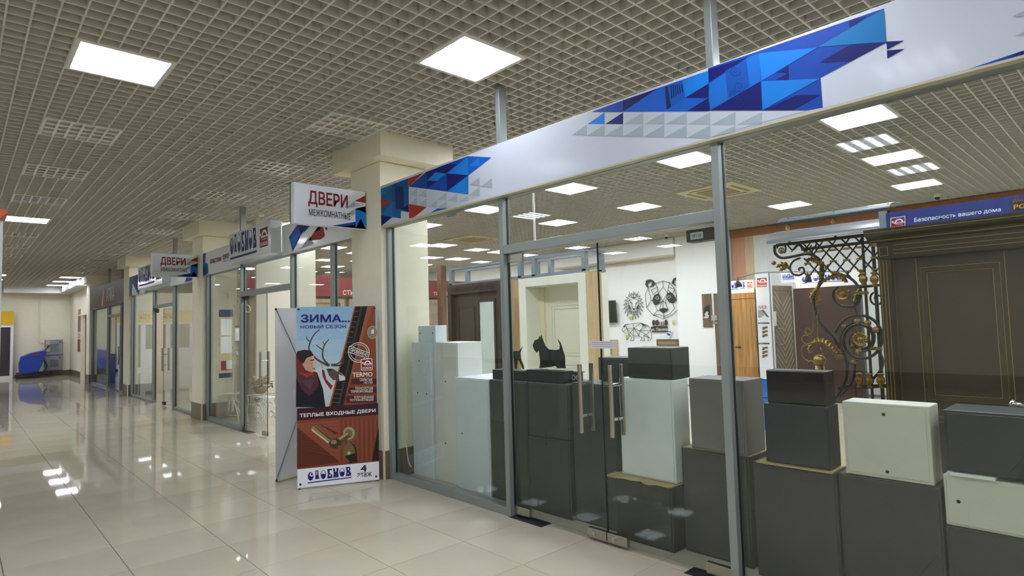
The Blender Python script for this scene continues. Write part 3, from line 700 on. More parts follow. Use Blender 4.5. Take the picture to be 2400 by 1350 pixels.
# ---- fourth shop dark sign
f5 = thing('fascia_sign', 'dark brown fascia sign with white АРИА lettering over the optics shop', 'sign', (3.2, 21, 2.45))
MB().box(3.2, 18.25, 2.36, 3.23, 23.55, 3.02).build('panel', mat('dark_brown_gloss', '#4a403b', .45, spec=.2), f5)
p = Print(FX(3.2), .002, .0015)
p.text('АРИА', '#e8e6e2', (-20.7, 2.5, -19.5, 2.88), 2, .0); p.uv([(-21.5, 2.42), (-21.15, 2.95), (-21.05, 2.42)], '#e4e0da', 1); p.uv([(-21.3, 2.42), (-21.12, 2.95), (-20.9, 2.42)], '#b34a2a', 2)
p.done('printed_lettering', f5)

# ================================================================== ROLL-UP X BANNERS
def stand_banner(name, label, a, b, h, cat='banner'):
    a = Vector((*a, 0)); b = Vector((*b, 0)); t = thing(name, label, cat, (a+b)/2, 'x stand banners'); return t, Fr(a, b-a), (b-a).length
xb, fr, W = stand_banner('stand_banner', 'tall winter door advert banner with woman and reindeer beside the pillar', (2.427, 5.695), (3.129, 5.38), 1.8)
H0 = .012; HT = fr.px(690, 720)[1]; HT = HT*.5+fr.px(880, 717)[1]*.5
MB().fbox(fr, 0, H0, W, HT, -.002, 0).build('banner_sheet', mat('banner_vinyl', '#dcdde0', .4), xb)
cxy = fr.p(W/2, .75, -.06)
for sx, sz in ((0.02, HT-.02), (W-.02, HT-.02), (0.02, H0+.03), (W-.02, H0+.03)):
    MB().tube([cxy, fr.p(sx, sz, -.006)], .005, 6).build('cross_rod', ALU, xb)
MB().tube([cxy, fr.p(W/2, .004, -.36)], .006, 6).build('rear_leg', ALU, xb)
MB().lathe([(.03, -.03), (.03, .03)], cxy, 10, axis=fr.n).build('hub', BLACK, xb)
for sx, sz in ((.022, HT-.022), (W-.022, HT-.022), (.028, H0+.035), (W-.03, H0+.035)):
    MB().lathe([(.011, .0), (.011, .003), (.006, .0035)], fr.p(sx, sz, 0), 10, axis=fr.n).build('eyelet', mat('eyelet_metal', '#3c3d40', .3, metal=.8), xb)
for sx in (.02, W-.02): MB().lathe([(.009, 0), (.009, .016)], fr.p(sx, 0.0005, -.008), 8).build('foot', BLACK, xb)
pr = Print(fr, .0006, .0005)
# the print, given in per-mille of the sheet measured down the photograph
def S(x, y):      # x,y in pixels of the 220x260 crop scaled 5.19 (top) -> fraction of the sheet
    return None
def A(pts, h, lay=1): pr.px(pts, h, lay, (680, 700), 5.19)
def Bq(pts, h, lay=1): pr.px(pts, h, lay, (680, 930), 5.627)
def fullrow(v0, v1, h, lay=0): pr.uv([(0.001, v0), (W-.001, v0), (W-.001, v1), (0.001, v1)], h, lay)
vmid = [fr.px(700, 985)[1], fr.px(700, 957)[1]]
vw = fr.px(698, 1100)[1]
fullrow(vmid[0], HT, '#8fb0c8', 0); fullrow(vmid[0], vmid[1], '#371822', 8); fullrow(vw, vmid[0], '#7c3f2a', 0); fullrow(H0, vw, '#e9eaee', 0)
sky = ['#86aac6', '#93b3cc', '#9fb9ca', '#a9bcc8', '#b8c3ca', '#c6cbd0']
vs_ = [HT-(HT-vmid[1])*k/6 for k in range(7)]
for k in range(6): pr.uv([(0.001, vs_[k+1]), (W*.78, vs_[k+1]), (W*.78, vs_[k]), (0.001, vs_[k])], sky[k], 1)
random.seed(3)
for k in range(60):   # frost strokes
    u = random.random()*W*.7; v = vs_[3]+random.random()*(HT-vs_[3]-.03); l = .02+.03*random.random(); a = random.uniform(-.8, .8)
    pr.uv([(u, v), (u+l*math.cos(a), v+l*math.sin(a)), (u+l*math.cos(a)+.002, v+l*math.sin(a)+.006), (u+.002, v+.006)], random.choice(['#7fa3c2', '#a8c2d3', '#96b6cd']), 2)
# door edge picture
A([(780, 95), (1030, 88), (1060, 1320), (470, 1320)], '#7a3f22', 2)
A([(780, 95), (945, 92), (650, 1300), (470, 1320)], '#1a1512', 3)
A([(780, 95), (795, 95), (490, 1320), (470, 1320)], '#a5562a', 4)
A([(860, 93), (885, 93), (600, 1310), (575, 1310)], '#3a2f2c', 4); A([(940, 92), (1000, 90), (730, 1000), (660, 1230)], '#8a5242', 4)
A([(1000, 90), (1032, 88), (1060, 1320), (640, 1320), (735, 980)], '#7d4222', 3)
for k in range(9): yk = 150+62*k; A([(790-16*k, yk), (840-16*k, yk+4), (838-16*k, yk+14), (788-16*k, yk+10)], '#4b4a4e', 5)
for k in range(4): yk = 1100+52*k; A([(540-12*k, yk), (640-12*k, yk+4), (638-12*k, yk+12), (538-12*k, yk+8)], '#5a595c', 5)
A(ell(1000, 410, 62, 80), '#a59c88', 5); A(ell(1000, 410, 54, 72), '#857c69', 6); A([(990, 375), (1020, 375), (1020, 425), (985, 425)], '#d8d4c8', 7)
# reindeer
A([(300, 870), (380, 810), (470, 820), (560, 860), (640, 920), (670, 960), (660, 1000), (560, 1005), (480, 990), (510, 1100), (500, 1310), (330, 1310), (290, 1000)], '#b9c3c8', 3)
A([(440, 850), (520, 850), (640, 930), (600, 990), (520, 990), (470, 930)], '#5a4a42', 4); A([(590, 920), (668, 950), (668, 990), (600, 1000)], '#c8ccd0', 5); A(ell(485, 868, 16, 12), '#15110f', 6)
A([(360, 790), (400, 830), (395, 850)], '#8b8a88', 4)
A([(385, 860), (415, 870), (440, 980), (505, 1050), (490, 1100), (430, 1020), (395, 940)], '#6d1f22', 5); A([(430, 990), (520, 1060), (495, 1105)], '#7c2628', 6)
def antler(pts, w, h='#4a4038'):
    P = [tuple(q) for q in bez([(x, y, 0) for x, y in pts], 5)]; n = len(P)
    for i in range(n-1):
        (x0, y0, _), (x1, y1, _) = P[i], P[i+1]; dx, dy = x1-x0, y1-y0; L_ = math.hypot(dx, dy) or 1; w0 = w*(1-.6*i/n); w1 = w*(1-.6*(i+1)/n)
        A([(x0-dy/L_*w0, y0+dx/L_*w0), (x1-dy/L_*w1, y1+dx/L_*w1), (x1+dy/L_*w1, y1-dx/L_*w1), (x0+dy/L_*w0, y0-dx/L_*w0)], h, 6)
antler([(470, 820), (330, 740), (235, 640), (240, 540), (290, 440), (360, 375)], 13); antler([(238, 520), (205, 490), (205, 455)], 8)
antler([(480, 815), (410, 740), (395, 660), (420, 560), (472, 495)], 12); antler([(400, 625), (350, 590), (315, 560)], 7); antler([(420, 560), (395, 520)], 6)
antler([(500, 810), (600, 810), (650, 770), (640, 730)], 12); antler([(500, 800), (580, 790), (635, 730), (650, 690)], 9)
# woman in a shawl
A([(70, 1320), (75, 900), (140, 830), (330, 900), (400, 1100), (430, 1320)], '#191521', 7)
A([(70, 690), (110, 680), (160, 800), (250, 870), (330, 920), (340, 1060), (240, 1170), (150, 1100), (75, 960)], '#6a2a28', 8)
A([(80, 900), (250, 960), (330, 940), (320, 1100), (230, 1180), (140, 1100)], '#4b2a33', 9); A([(110, 900), (290, 910), (200, 960)], '#8c3a2c', 10); A([(150, 1000), (300, 980), (240, 1110)], '#5a3844', 10)
A([(150, 700), (200, 680), (285, 690), (300, 770), (318, 800), (300, 830), (300, 870), (270, 900), (190, 870), (150, 800)], '#b98f7d', 9)
A([(260, 700), (285, 692), (318, 800), (300, 830), (298, 870), (270, 895), (280, 800)], '#caa594', 10)
A([(70, 690), (90, 640), (170, 620), (250, 630), (288, 690), (200, 720), (160, 790), (120, 760)], '#2a1c1a', 11)
A([(245, 745), (290, 738), (290, 752), (250, 758)], '#3a2420', 11); A([(275, 845), (302, 838), (300, 858), (280, 862)], '#8c3b3a', 11)
# lettering
pr.text('ЗИМА...', '#25246e', quad=pxquad(fr, (705, 756), (820, 755), (820, 737), (705, 737)), lay=9, bold=.045)
pr.text('НОВЫЙ СЕЗОН', '#25246e', quad=pxquad(fr, (704, 770), (811, 769), (811, 758), (704, 760)), lay=9, bold=.025)
pr.text('TERMO', '#f2efe8', quad=pxquad(fr, (826, 884), (873, 882), (873, 872), (826, 873)), lay=9, bold=.015)
for y0, y1, a in ((888, 901, '#4a1a22'), (908, 922, '#4a1a22'), (928, 944, '#4a1a22')):
    pr.uv(pxquad(fr, (822-(y0-888)*.3, y1), (882, y1-1), (882, y0-1), (824-(y0-888)*.3, y0)), a, 7)
for s, x0, y0, x1, y1 in (('СКРЫТЫЕ', 843, 893, 873, 887), ('ПЕТЛИ', 853, 899.5, 873, 894.5), ('ТЕХНОЛОГИЯ', 832, 914, 874, 907), ('ТЕРМОРАЗРЫВА', 822, 920.5, 874, 914.5), ('УЛУЧШЕННАЯ', 830, 934.5, 875, 928), ('ТЕПЛОИЗОЛЯЦИЯ', 819, 941, 875, 935)):
    pr.text(s, '#f2efe8', quad=pxquad(fr, (x0, y0), (x1, y0-.6), (x1, y1-.6), (x0, y1)), lay=9, bold=.005)
pr.text('ТЕПЛЫЕ ВХОДНЫЕ ДВЕРИ', '#f4f2ec', quad=pxquad(fr, (703, 980), (880, 967), (880, 957.5), (702, 969.5)), lay=10, bold=.03)
# round stamp
c0 = (841, 826)
for R, w in ((25, 1.6), (20, 1.0)):
    for i in range(24):
        a0, a1 = 2*math.pi*i/24, 2*math.pi*(i+1)/24
        pr.uv([fr.px(c0[0]+R*math.cos(a0), c0[1]+R*.95*math.sin(a0)), fr.px(c0[0]+R*math.cos(a1), c0[1]+R*.95*math.sin(a1)), fr.px(c0[0]+(R-w)*math.cos(a1), c0[1]+(R-w)*.95*math.sin(a1)), fr.px(c0[0]+(R-w)*math.cos(a0), c0[1]+(R-w)*.95*math.sin(a0))], '#e6e2da', 8)
pr.uv(pxquad(fr, (815, 825), (863, 841), (866, 827), (819, 810)), '#e6e2da', 9); pr.uv(pxquad(fr, (817, 824), (862, 839.5), (864.5, 828), (820, 812)), '#3a2019', 10)
pr.text('ПРОВЕРЕНО', '#f0ece4', quad=pxquad(fr, (819.5, 823), (860.5, 837), (863, 829), (822, 815)), lay=11, bold=.02)
logo_square(pr.mb, fr, pxquad(fr, (846, 868), (873, 867), (872, 840), (846, 842)), .0006+.0005*11, pr.mi(MAROON), pr.mi(PWHITE))
# lower picture: oak door with lever handle
Bq([(90, 350), (640, 310), (660, 880), (100, 500)], '#8a4a33', 2); Bq([(350, 335), (640, 480), (600, 500)], '#4a1f16', 3); Bq([(90, 400), (660, 860), (90, 940)], '#5a2a1c', 3)
for k in range(18): x = 640+30*k; Bq([(x, 300), (x+8, 300), (x+14, 850), (x+4, 850)], '#6a3524' if k % 2 else '#8f5138', 2)
for k in range(10): Bq([(100+10*k, 380+34*k), (640, 340+50*k), (640, 348+50*k), (100+10*k, 384+34*k)], '#743c29', 4)
Bq([(1130, 560), (1168, 400), (1170, 838), (1080, 842)], '#2a120c', 4)
Bq(ell(790, 490, 92, 98), '#6d5c3e', 5); Bq(ell(775, 480, 76, 84), '#a39468', 6); Bq(ell(770, 485, 52, 58), '#76653f', 7)
Bq([(740, 470), (800, 520), (680, 610), (630, 540)], '#55472d', 8); Bq([(745, 470), (770, 490), (660, 570), (635, 545)], '#a08f62', 9)
Bq([(285, 395), (340, 380), (540, 550), (505, 615), (280, 440)], '#8d7d55', 8); Bq([(290, 425), (505, 590), (505, 615), (282, 445)], '#c9c09a', 9); Bq([(330, 385), (540, 550), (525, 570), (320, 395)], '#4a3d26', 9)
Bq(ell(595, 615, 78, 68), '#3f3420', 9); Bq(ell(575, 595, 40, 30), '#8a7a50', 10); Bq(ell(655, 665, 28, 28), '#6b5b38', 10)
Bq(ell(800, 745, 82, 130), '#2d2418', 5); Bq(ell(780, 735, 78, 122), '#6e5f40', 6); Bq([(715, 780), (880, 740), (890, 860), (790, 860)], '#241c12', 7); Bq(ell(775, 740, 22, 22), '#bfb286', 8)
logo_word(pr.mb, fr, pxquad(fr, (721, 1133), (824, 1120), (823, 1093), (720, 1105)), .0006+.0005*2, pr.mi(NAVY), pr.mi(pm('#e9eaee')))
pr.text('4', '#15171c', quad=pxquad(fr, (845, 1107), (860, 1105), (859, 1089), (845, 1090)), lay=2, bold=.03)
pr.text('этаж', '#15171c', quad=pxquad(fr, (837, 1119), (872, 1116), (871, 1106), (837, 1109)), lay=2, bold=.015)
pr.done('printed_advert', xb)

x2, fr2, W2 = stand_banner('stand_banner', 'white back of a second stand banner with grey rods behind the advert', (2.392, 6.135), (3.10, 6.27), 1.8)
BACKV = mat('banner_back_vinyl', '#d3d3d6', .5)
HT2 = fr2.px(652, 722)[1]
MB().fbox(fr2, 0, .02, W2, HT2, -.002, 0).build('banner_sheet', BACKV, x2)
c2 = fr2.p(W2/2, .95, .06)
for sx, sz in ((0.01, HT2-.01), (W2-.01, HT2-.01), (0.005, .03), (W2-.01, .03)): MB().tube([c2, fr2.p(sx, sz, .008)], .0055, 6).build('cross_rod', ALUD, x2)
MB().tube([c2, fr2.p(W2/2, .004, .3)], .006, 6).build('rear_leg', ALUD, x2)
for sz in (HT2-.012, .02): MB().ball(fr2.p(.006, sz, .008), .013, 8).build('rod_clip', BLACK, x2)
MB().tube([fr2.p(.004, .0105, .004), fr2.p(W2, .0105, .004)], .01, 6).build('bottom_bar', mat('beige_bar', '#b3a98a', .5), x2)
pr = Print(fr2, .0006, .0006)
for s, v, h in (('NEO', .80, .11), ('A', .52, .12), ('AT', .30, .12)): pr = Print(fr2, .0006, .0006); pr.text(s, '#e2e2e4', (.2, v, .2+.17*len(s), v+h), 1, .01); pr.done('show_through_word', x2)
# ================================================================== METAL CABINETS BEHIND THE GLASS
PA = mat('paint_dark_grey', '#373934', .5, var=.03); PB = mat('paint_light_blue_grey', '#dbe4e7', .5, var=.02)
PC = mat('paint_white_grey', '#e6e4dd', .5, var=.02); PD = mat('paint_black_brown', '#241c1b', .4, var=.04)
PE = mat('paint_beige_grey', '#cfccbb', .5, var=.02); PG = mat('paint_olive_grey', '#706c65', .5, var=.03)
PH = mat('paint_blue_black', '#262b2d', .4, var=.03); CARD = mat('brown_cardboard', '#b49f74', .85, var=.1)
def cabinet(label, y0, y1, z0, z1, x0, x1, m, holes=(), door=None, seam=None, inset=.012):
    """sheet steel enclosure: body with folded edges, flush door and knock-out holes; front looks to -X"""
    t = thing('metal_cabinet', label, 'cabinet', ((x0+x1)/2, (y0+y1)/2, z0), 'metal cabinets behind the glass front')
    MB().box(x0+.006, y0, z0, x1, y1, z1).build('body', m, t, bevel=.005)
    d = MB().box(x0, y0+inset, z0+inset, x0+.0085, y1-inset, z1-inset).build('door', m, t, bevel=.003)
    for a, b in holes:
        c = (x0-.0006, y1-a*(y1-y0), z0+b*(z1-z0)); MB().lathe([(.0085, -.001), (.0085, .0016)], c, 10, axis=(1, 0, 0)).build('lock_hole', BLACK, d)
    return t
cabinet('tall narrow light grey cabinet beside the pillar, under the smallest box', 4.985, 5.34, 0, 1.36, 3.505, 3.66, PB, [(.3, .62), (.75, .62), (.4, .86)])
cabinet('tall off-white cabinet with bright side, left of the light blue one', 4.588, 4.98, 0, 1.36, 3.53, 3.84, PC, [(.45, .28), (.5, .72)])
cabinet('small light grey box standing on the tall pale cabinets by the pillar', 4.945, 5.25, 1.361, 1.53, 3.53, 3.68, PB, [(.15, .55), (.88, .55)])
cabinet('waist high light blue grey cabinet left of the first post', 4.10, 4.585, 0, 1.035, 3.49, 3.97, PB, [(.2, .5)])
cabinet('dark grey cabinet right behind the first tall post', 3.62, 4.095, 0, 1.035, 3.50, 3.95, PA)
cabinet('dark grey square cabinet under the terrier cutout, upper of two', 3.155, 3.61, .6, 1.035, 3.505, 3.93, PA, [(.42, .9), (.44, .1)])
cabinet('dark grey square cabinet standing on the floor below the terrier cabinet', 3.155, 3.61, 0, .595, 3.495, 3.93, PA, [(.45, .93), (.5, .06)])
cabinet('dark grey cabinet behind the left door handle', 2.715, 3.145, 0, 1.055, 3.53, 3.95, PA)
cabinet('dark grey box in the background above the left door handle', 2.66, 3.05, 1.06, 1.24, 3.75, 3.95, PA)
cabinet('dark grey floor cabinet under the torn cardboard', 2.235, 2.70, 0, .425, 3.455, 3.70, PH, [(.75, .9)])
cd = MB(); jag = [(-2.725, 0), (-2.60, -.0)]
ring = [(3.40, 2.74), (3.40, 2.64), (3.425, 2.60), (3.415, 2.52), (3.44, 2.46), (3.405, 2.42), (3.395, 2.37), (3.43, 2.33), (3.42, 2.25), (3.44, 2.22), (3.72, 2.22), (3.72, 2.74)]
tag(cd.prism([(x, y, .427) for x, y in ring], (0, 0, .007)).build('cardboard_sheet', CARD, loc=(3.55, 2.5, .427)), 'torn brown cardboard sheet under the tall white cabinet', 'cardboard')
cabinet('tall white grey cabinet on torn cardboard behind the right door', 2.225, 2.665, .436, 1.115, 3.50, 3.70, mat('paint_pale_green_grey', '#dde3de', .5, var=.03))
cabinet('dark grey box on top of the tall white cabinet behind the right door', 2.235, 2.60, 1.117, 1.33, 3.53, 3.75, PA, [(.15, .55), (.6, .55)])
cabinet('large dark cabinet on the floor left of the second tall post', 1.755, 2.215, 0, .67, 3.56, 3.95, PA)
tag(MB().box(3.56, 1.74, .672, 3.93, 2.2, .678).build('cardboard_sheet', CARD, loc=(3.75, 2, .672)), 'flat cardboard under the olive grey cabinet by the post', 'cardboard')
cabinet('olive grey cabinet crossed by the second tall post', 1.745, 2.12, .68, 1.135, 3.53, 3.79, PG)
cabinet('dark floor cabinet right of the second post carrying the black boxes', 1.235, 1.70, 0, .665, 3.50, 3.85, PA)
tag(MB().box(3.47, 1.24, .667, 3.80, 1.66, .676).build('cardboard_sheet', CARD, loc=(3.65, 1.4, .667)), 'flat cardboard edge under the lower black box', 'cardboard')
cabinet('lower black box with rounded edges in a stack of two', 1.258, 1.61, .678, 1.02, 3.49, 3.66, PH, [(.03, .04)], inset=.004)
cabinet('upper brown black box with rounded edges, top of its stack', 1.262, 1.59, 1.022, 1.21, 3.50, 3.64, PD, inset=.004)
cabinet('dark floor cabinet below the beige box at the right', .765, 1.225, 0, .672, 3.50, 3.85, PA)
cabinet('beige grey enclosure with two holes standing right of the black boxes', .79, 1.185, .676, 1.058, 3.50, 3.68, PE, [(.5, .86), (.5, .1)], inset=.016)
cabinet('dark floor cabinet at the right edge of the picture', .28, .755, 0, .50, 3.50, 3.85, PA)
cabinet('beige grey low box under the dark box at the right edge', .29, .752, .503, .74, 3.50, 3.78, PE, [(.12, .5), (.9, .5)])
cabinet('dark blue grey box on the beige low box at the right edge', .30, .735, .76, 1.05, 3.50, 3.78, PH)
tag(MB().box(3.49, .55, .743, 3.60, .72, .757).build('paper_pad', WHITE, loc=(3.55, .64, .743)), 'white paper strip under the dark right edge box', 'paper')

# ---- black dog cutouts with planter bases
def cut(fr, pts, o, k): return [fr.px(o[0]+x/k, o[1]+y/k) for x, y in pts]
fr = FX(3.66); k = 3.75; o = (880, 540)
t = thing('dog_cutout', 'black steel terrier silhouette standing on a planter box', 'cutout', (3.7, 3.3, 1.036), 'black dog cutouts')
dog = [(1380, 1010), (1400, 965), (1430, 955), (1442, 925), (1450, 945), (1458, 918), (1468, 955), (1490, 1010), (1520, 1045), (1580, 1052), (1615, 1045), (1620, 1010), (1600, 955), (1625, 985), (1640, 1030), (1665, 1110), (1665, 1180), (1672, 1212), (1600, 1212), (1580, 1190), (1545, 1200), (1500, 1205), (1440, 1212), (1448, 1160), (1440, 1100), (1435, 1055), (1415, 1075), (1395, 1050)]
MB().fprism(fr, cut(fr, dog, o, k), 0, -.004).build('silhouette', BLACK, t)
a = fr.px(880+1400/k, 540+1215/k); b = fr.px(880+1730/k, 540+1335/k)
zb = 1.0365
MB().fbox(fr, a[0], zb, b[0], a[1], .10, -.02).build('planter_base', BLACK, t, bevel=.003)
t2 = thing('dog_cutout', 'black steel long-legged dog silhouette behind the first tall post', 'cutout', (3.7, 3.8, 1.036), 'black dog cutouts')
dog2 = [(1085, 1000), (1110, 985), (1135, 1000), (1150, 1050), (1200, 1062), (1262, 1060), (1290, 1020), (1272, 1075), (1280, 1140), (1302, 1190), (1306, 1218), (1292, 1218), (1268, 1160), (1250, 1130), (1240, 1218), (1225, 1218), (1215, 1130), (1160, 1125), (1140, 1218), (1125, 1218), (1120, 1120), (1112, 1060), (1090, 1040)]
MB().fprism(fr, cut(fr, dog2, o, k), 0, -.004).build('silhouette', BLACK, t2)
a2 = fr.px(880+1100/k, 540+1215/k); b2 = fr.px(880+1335/k, 540)
MB().fbox(fr, a2[0], zb, b2[0], a2[1], .10, -.02).build('planter_base', BLACK, t2, bevel=.003)
PEB = mat('pale_pebbles', '#c9c6c0', .8, var=.2, scale=60)
for i, (q, nm) in enumerate(((1370, 'black house number plate with cut digits left of the terrier'), (1760, 'black house number plate with cut digits right of the terrier'))):
    u = fr.px(880+q/k, 540+1255/k); u = (u[0]+(.014 if i == 0 else 0), u[1]); n_ = thing('number_plate', nm, 'plate', fr.p(u[0], zb, 0), 'black number plates')
    hw = .04 if i == 0 else .07
    MB().fbox(fr, u[0]-hw, zb, u[0]+hw, a[1]-.012, .0, -.006).build('plate', BLACK, n_)
    pr = Print(fr, .001, .001); pr.text('.1РО' if i == 0 else 'ОО', '#d8d8d2', (u[0]-.045, a[1]-.075, u[0]+.045, a[1]-.035), 1, .02); pr.done('cut_digits', n_)
    m_ = MB()
    for s in range(14): m_.ball(fr.p(u[0]-hw*.85+hw*1.7*s/13, a[1]-.008, -.03-.02*random.random()), .012, 6, sc=(1, 1, .6))
    tag(m_.build('pebbles', PEB, n_), kind='stuff')

# ================================================================== DOOR DISPLAYS IN THE SHOP (row at X = 6.5)
fr = FX(6.5); OAK = wood('oak_side', '#a58a62', '#bda57c'); WDK = wood('dark_wenge', '#2a1a15', '#3c2921'); MILK = mat('milk_white_lacquer', '#dcdccf', .35); CREAMD = mat('cream_door', '#d5d3bf', .35)
ds = thing('door_display', 'white portal display with cream panelled door behind the terrier', 'display', (6.8, 6.1, 0), 'door display stands')
uL, vT = fr.px(1215, 655); uR = fr.px(1372, 638)[0]; vT = (vT+fr.px(1372, 638)[1])/2; wv = .15
MB().fbox(fr, uL, 0, uL+wv, vT, 0, -.5).build('jamb', MILK, ds, bevel=.004); MB().fbox(fr, uR-wv, 0, uR, vT, 0, -.5).build('jamb', MILK, ds, bevel=.004)
MB().fbox(fr, uL+wv, vT-.13, uR-wv, vT, 0, -.5).build('header', MILK, ds, bevel=.004)
dl = MB().fbox(fr, uL+wv, 0.01, uR-wv, vT-.13, -.34, -.39).build('door_leaf', CREAMD, ds)
MB().fbox(fr, uL+wv, 0.0, uL+wv+.1, vT-.13, -.3, -.34).build('casing', mat('cream_casing', '#cfc9a8', .4), ds); MB().fbox(fr, uR-wv-.02, 0.0, uR-wv, vT-.13, -.3, -.34).build('casing', mat('cream_casing', '#cfc9a8', .4), ds)
def moulding(mb, fr, u0, v0, u1, v1, d, w=.025, h=.012, m=0):
    mb.fbox(fr, u0, v0, u1, v0+w, d, d+h, m); mb.fbox(fr, u0, v1-w, u1, v1, d, d+h, m); mb.fbox(fr, u0, v0+w, u0+w, v1-w, d, d+h, m); mb.fbox(fr, u1-w, v0+w, u1, v1-w, d, d+h, m)
for g in (0, .05): mm = MB(); moulding(mm, fr, uL+wv+.22+g, 1.02+g, uR-wv-.12-g, vT-.42-g, -.34, .018, .012); mm.build('moulding', CREAMD, dl)
for g in (0, .05): mm = MB(); moulding(mm, fr, uL+wv+.22+g, .2+g, uR-wv-.12-g, .9-g, -.34, .018, .012); mm.build('moulding', CREAMD, dl)
MB().fbox(fr, uR, 0, uR+.012, vT+.02, 0, -.34).build('side_panel', OAK, ds)
MB().fbox(fr, uL-.012, 0, uL, vT+.02, 0, -.34).build('side_panel', OAK, ds)
d1 = thing('door_display', 'dark wenge door display with frosted glass strip left of the white portal', 'display', (6.8, 7.9, 0), 'door display stands')
a0 = fr.px(1048, 668)[0]; a1 = fr.px(1172, 655)[0]; vD = vT+.02
MB().fbox(fr, a0, 0, a0+.1, vD, 0, -.3).build('jamb', WDK, d1); MB().fbox(fr, a1-.1, 0, a1, vD, 0, -.3).build('jamb', WDK, d1); MB().fbox(fr, a0+.1, vD-.16, a1-.1, vD, 0, -.3).build('header', WDK, d1)
dd = MB().fbox(fr, a0+.1, 0.01, a1-.1, vD-.16, -.08, -.12).build('door_leaf', wood('dark_oak_leaf', '#32231d', '#433127'), d1)
g0 = fr.px(1117, 720)[0]; g1 = fr.px(1150, 720)[0]
MB().fbox(fr, g0, .15, g1, fr.px(1130, 707)[1], -.079, -.07).build('frosted_glass', mat('frosted_white_glass', '#c7d3cc', .3, var=.06, scale=5), dd)
mm = MB(); moulding(mm, fr, g0-.04, .11, g1+.04, fr.px(1130, 707)[1]+.04, -.08, .04, .02); mm.build('glazing_bead', WDK, dd)
mm = MB(); moulding(mm, fr, a0+.22, .4, g0-.15, vD-.4, -.08, .02, .012); mm.build('moulding', WDK, dd)
pr = Print(fr, .002, .002); pr.text('ДВЕРИ ИЗ МАССИВА', '#17100e', (a0+.14, vD-.135, a1-.14, vD-.05), 1, .02, mirror=True); pr.done('painted_reflection', d1)  # reflection of a sign across the corridor, painted on the header
for u in (a1+.002, a1+.11): MB().fbox(fr, u, 0, u+.035, vT+.02, .0, -.3).build('oak_post', OAK, d1)
# steel carrier frame over both displays
sf = thing('steel_frame', 'grey steel tube frame carrying the door displays', 'frame', (6.7, 7.0, 0))
zt = vT+.30
for u in (a0+.0, a1-.02, uL-.06, uL+.25, uR-.11):
    for dd_ in (-.05, -.42): MB().fbox(fr, u, vT+.03, u+.07, zt, dd_, dd_-.07).build('upright', ALUD, sf)
for v in (zt-.0, vT+.022):
    for dd_ in (-.05, -.42): MB().fbox(fr, a0-.05, v, uR-.02, v+.035, dd_, dd_-.07).build('rail', ALUD, sf)
MB().fbox(fr, uR-.1, zt, uR-.04, zt+.035, -.12, -.42).build('rail', ALUD, sf)
# wood posts and pale panels seen beyond the dark display
tag(MB().box(8.05, 11.0, 0, 8.2, 11.15, 2.9).build('wood_post', wood('brown_post', '#5a3c26', '#79553a'), loc=(8.1, 11, 0)), 'slim brown wooden post seen past the first pillar', 'post')
# ---- fascia and doors along the partition of the second shop
RFA = mat('red_fascia', '#8a3430', .35)
for i, (x0, x1, s, lab) in enumerate(((4.0, 6.45, 'СТИЛЬ', 'dark red fascia with the white word СТИЛЬ inside the second shop'), (6.6, 9.2, 'ТРЕНД', 'dark red fascia with white ТРЕНД word deep in the shop'), (9.3, 12.2, 'КЛАССИКА', 'dark red fascia farthest right along the partition wall'))):
    t = thing('fascia_sign', lab, 'sign', ((x0+x1)/2, 11.6, 2.2))
    MB().box(x0, 11.56, 2.2, x1, 11.60, 2.60).build('panel', RFA, t); f = FY(11.56); pr = Print(f, .002, .002)
    e_ = x1-.1 if i == 0 else x1-.55
    pr.text(s, '#f0ece6', (e_-.42, 2.235, e_, 2.335), 1, .02); pr.done('lettering', t)
    MB().box(x0, 11.60, 2.25, x1, 11.715, 2.3).build('bracket', ALUD, t)
BDO = wood('pale_oak_door', '#988667', '#b3a283'); BWL = mat('display_beige', '#c4baa3', .6)
for i in range(8):
    x0 = 4.05+1.02*i
    t = thing('interior_door', ['pale oak door with dark glass strip at the partition, nearest the glass front', 'pale oak interior door second from the glass front', 'pale oak interior door third along the partition', 'pale oak interior door fourth along the partition', 'pale oak interior door fifth along the partition', 'pale oak interior door sixth along the partition', 'pale oak interior door seventh along the partition', 'pale oak interior door farthest along the partition'][i], 'door', (x0+.45, 11.65, 0), 'interior doors along the partition')
    f = FY(11.60)
    MB().box(x0, 11.60, 0, x0+.08, 11.715, 2.15).build('casing', BDO, t); MB().box(x0+.82, 11.60, 0, x0+.9, 11.715, 2.15).build('casing', BDO, t); MB().box(x0+.08, 11.60, 2.07, x0+.82, 11.715, 2.15).build('casing', BDO, t)
    lf = MB().box(x0+.08, 11.64, .01, x0+.82, 11.68, 2.07).build('door_leaf', BDO, t)
    if i % 2 == 0: MB().box(x0+.3, 11.634, .25, x0+.5, 11.6395, 1.9).build('glass_strip', mat('dark_door_glass', '#4b5150', .1), lf)
    else:
        for q in range(4): MB().box(x0+.2, 11.634, .25+.43*q, x0+.7, 11.6395, .6+.43*q).build('panel', BDO, lf)

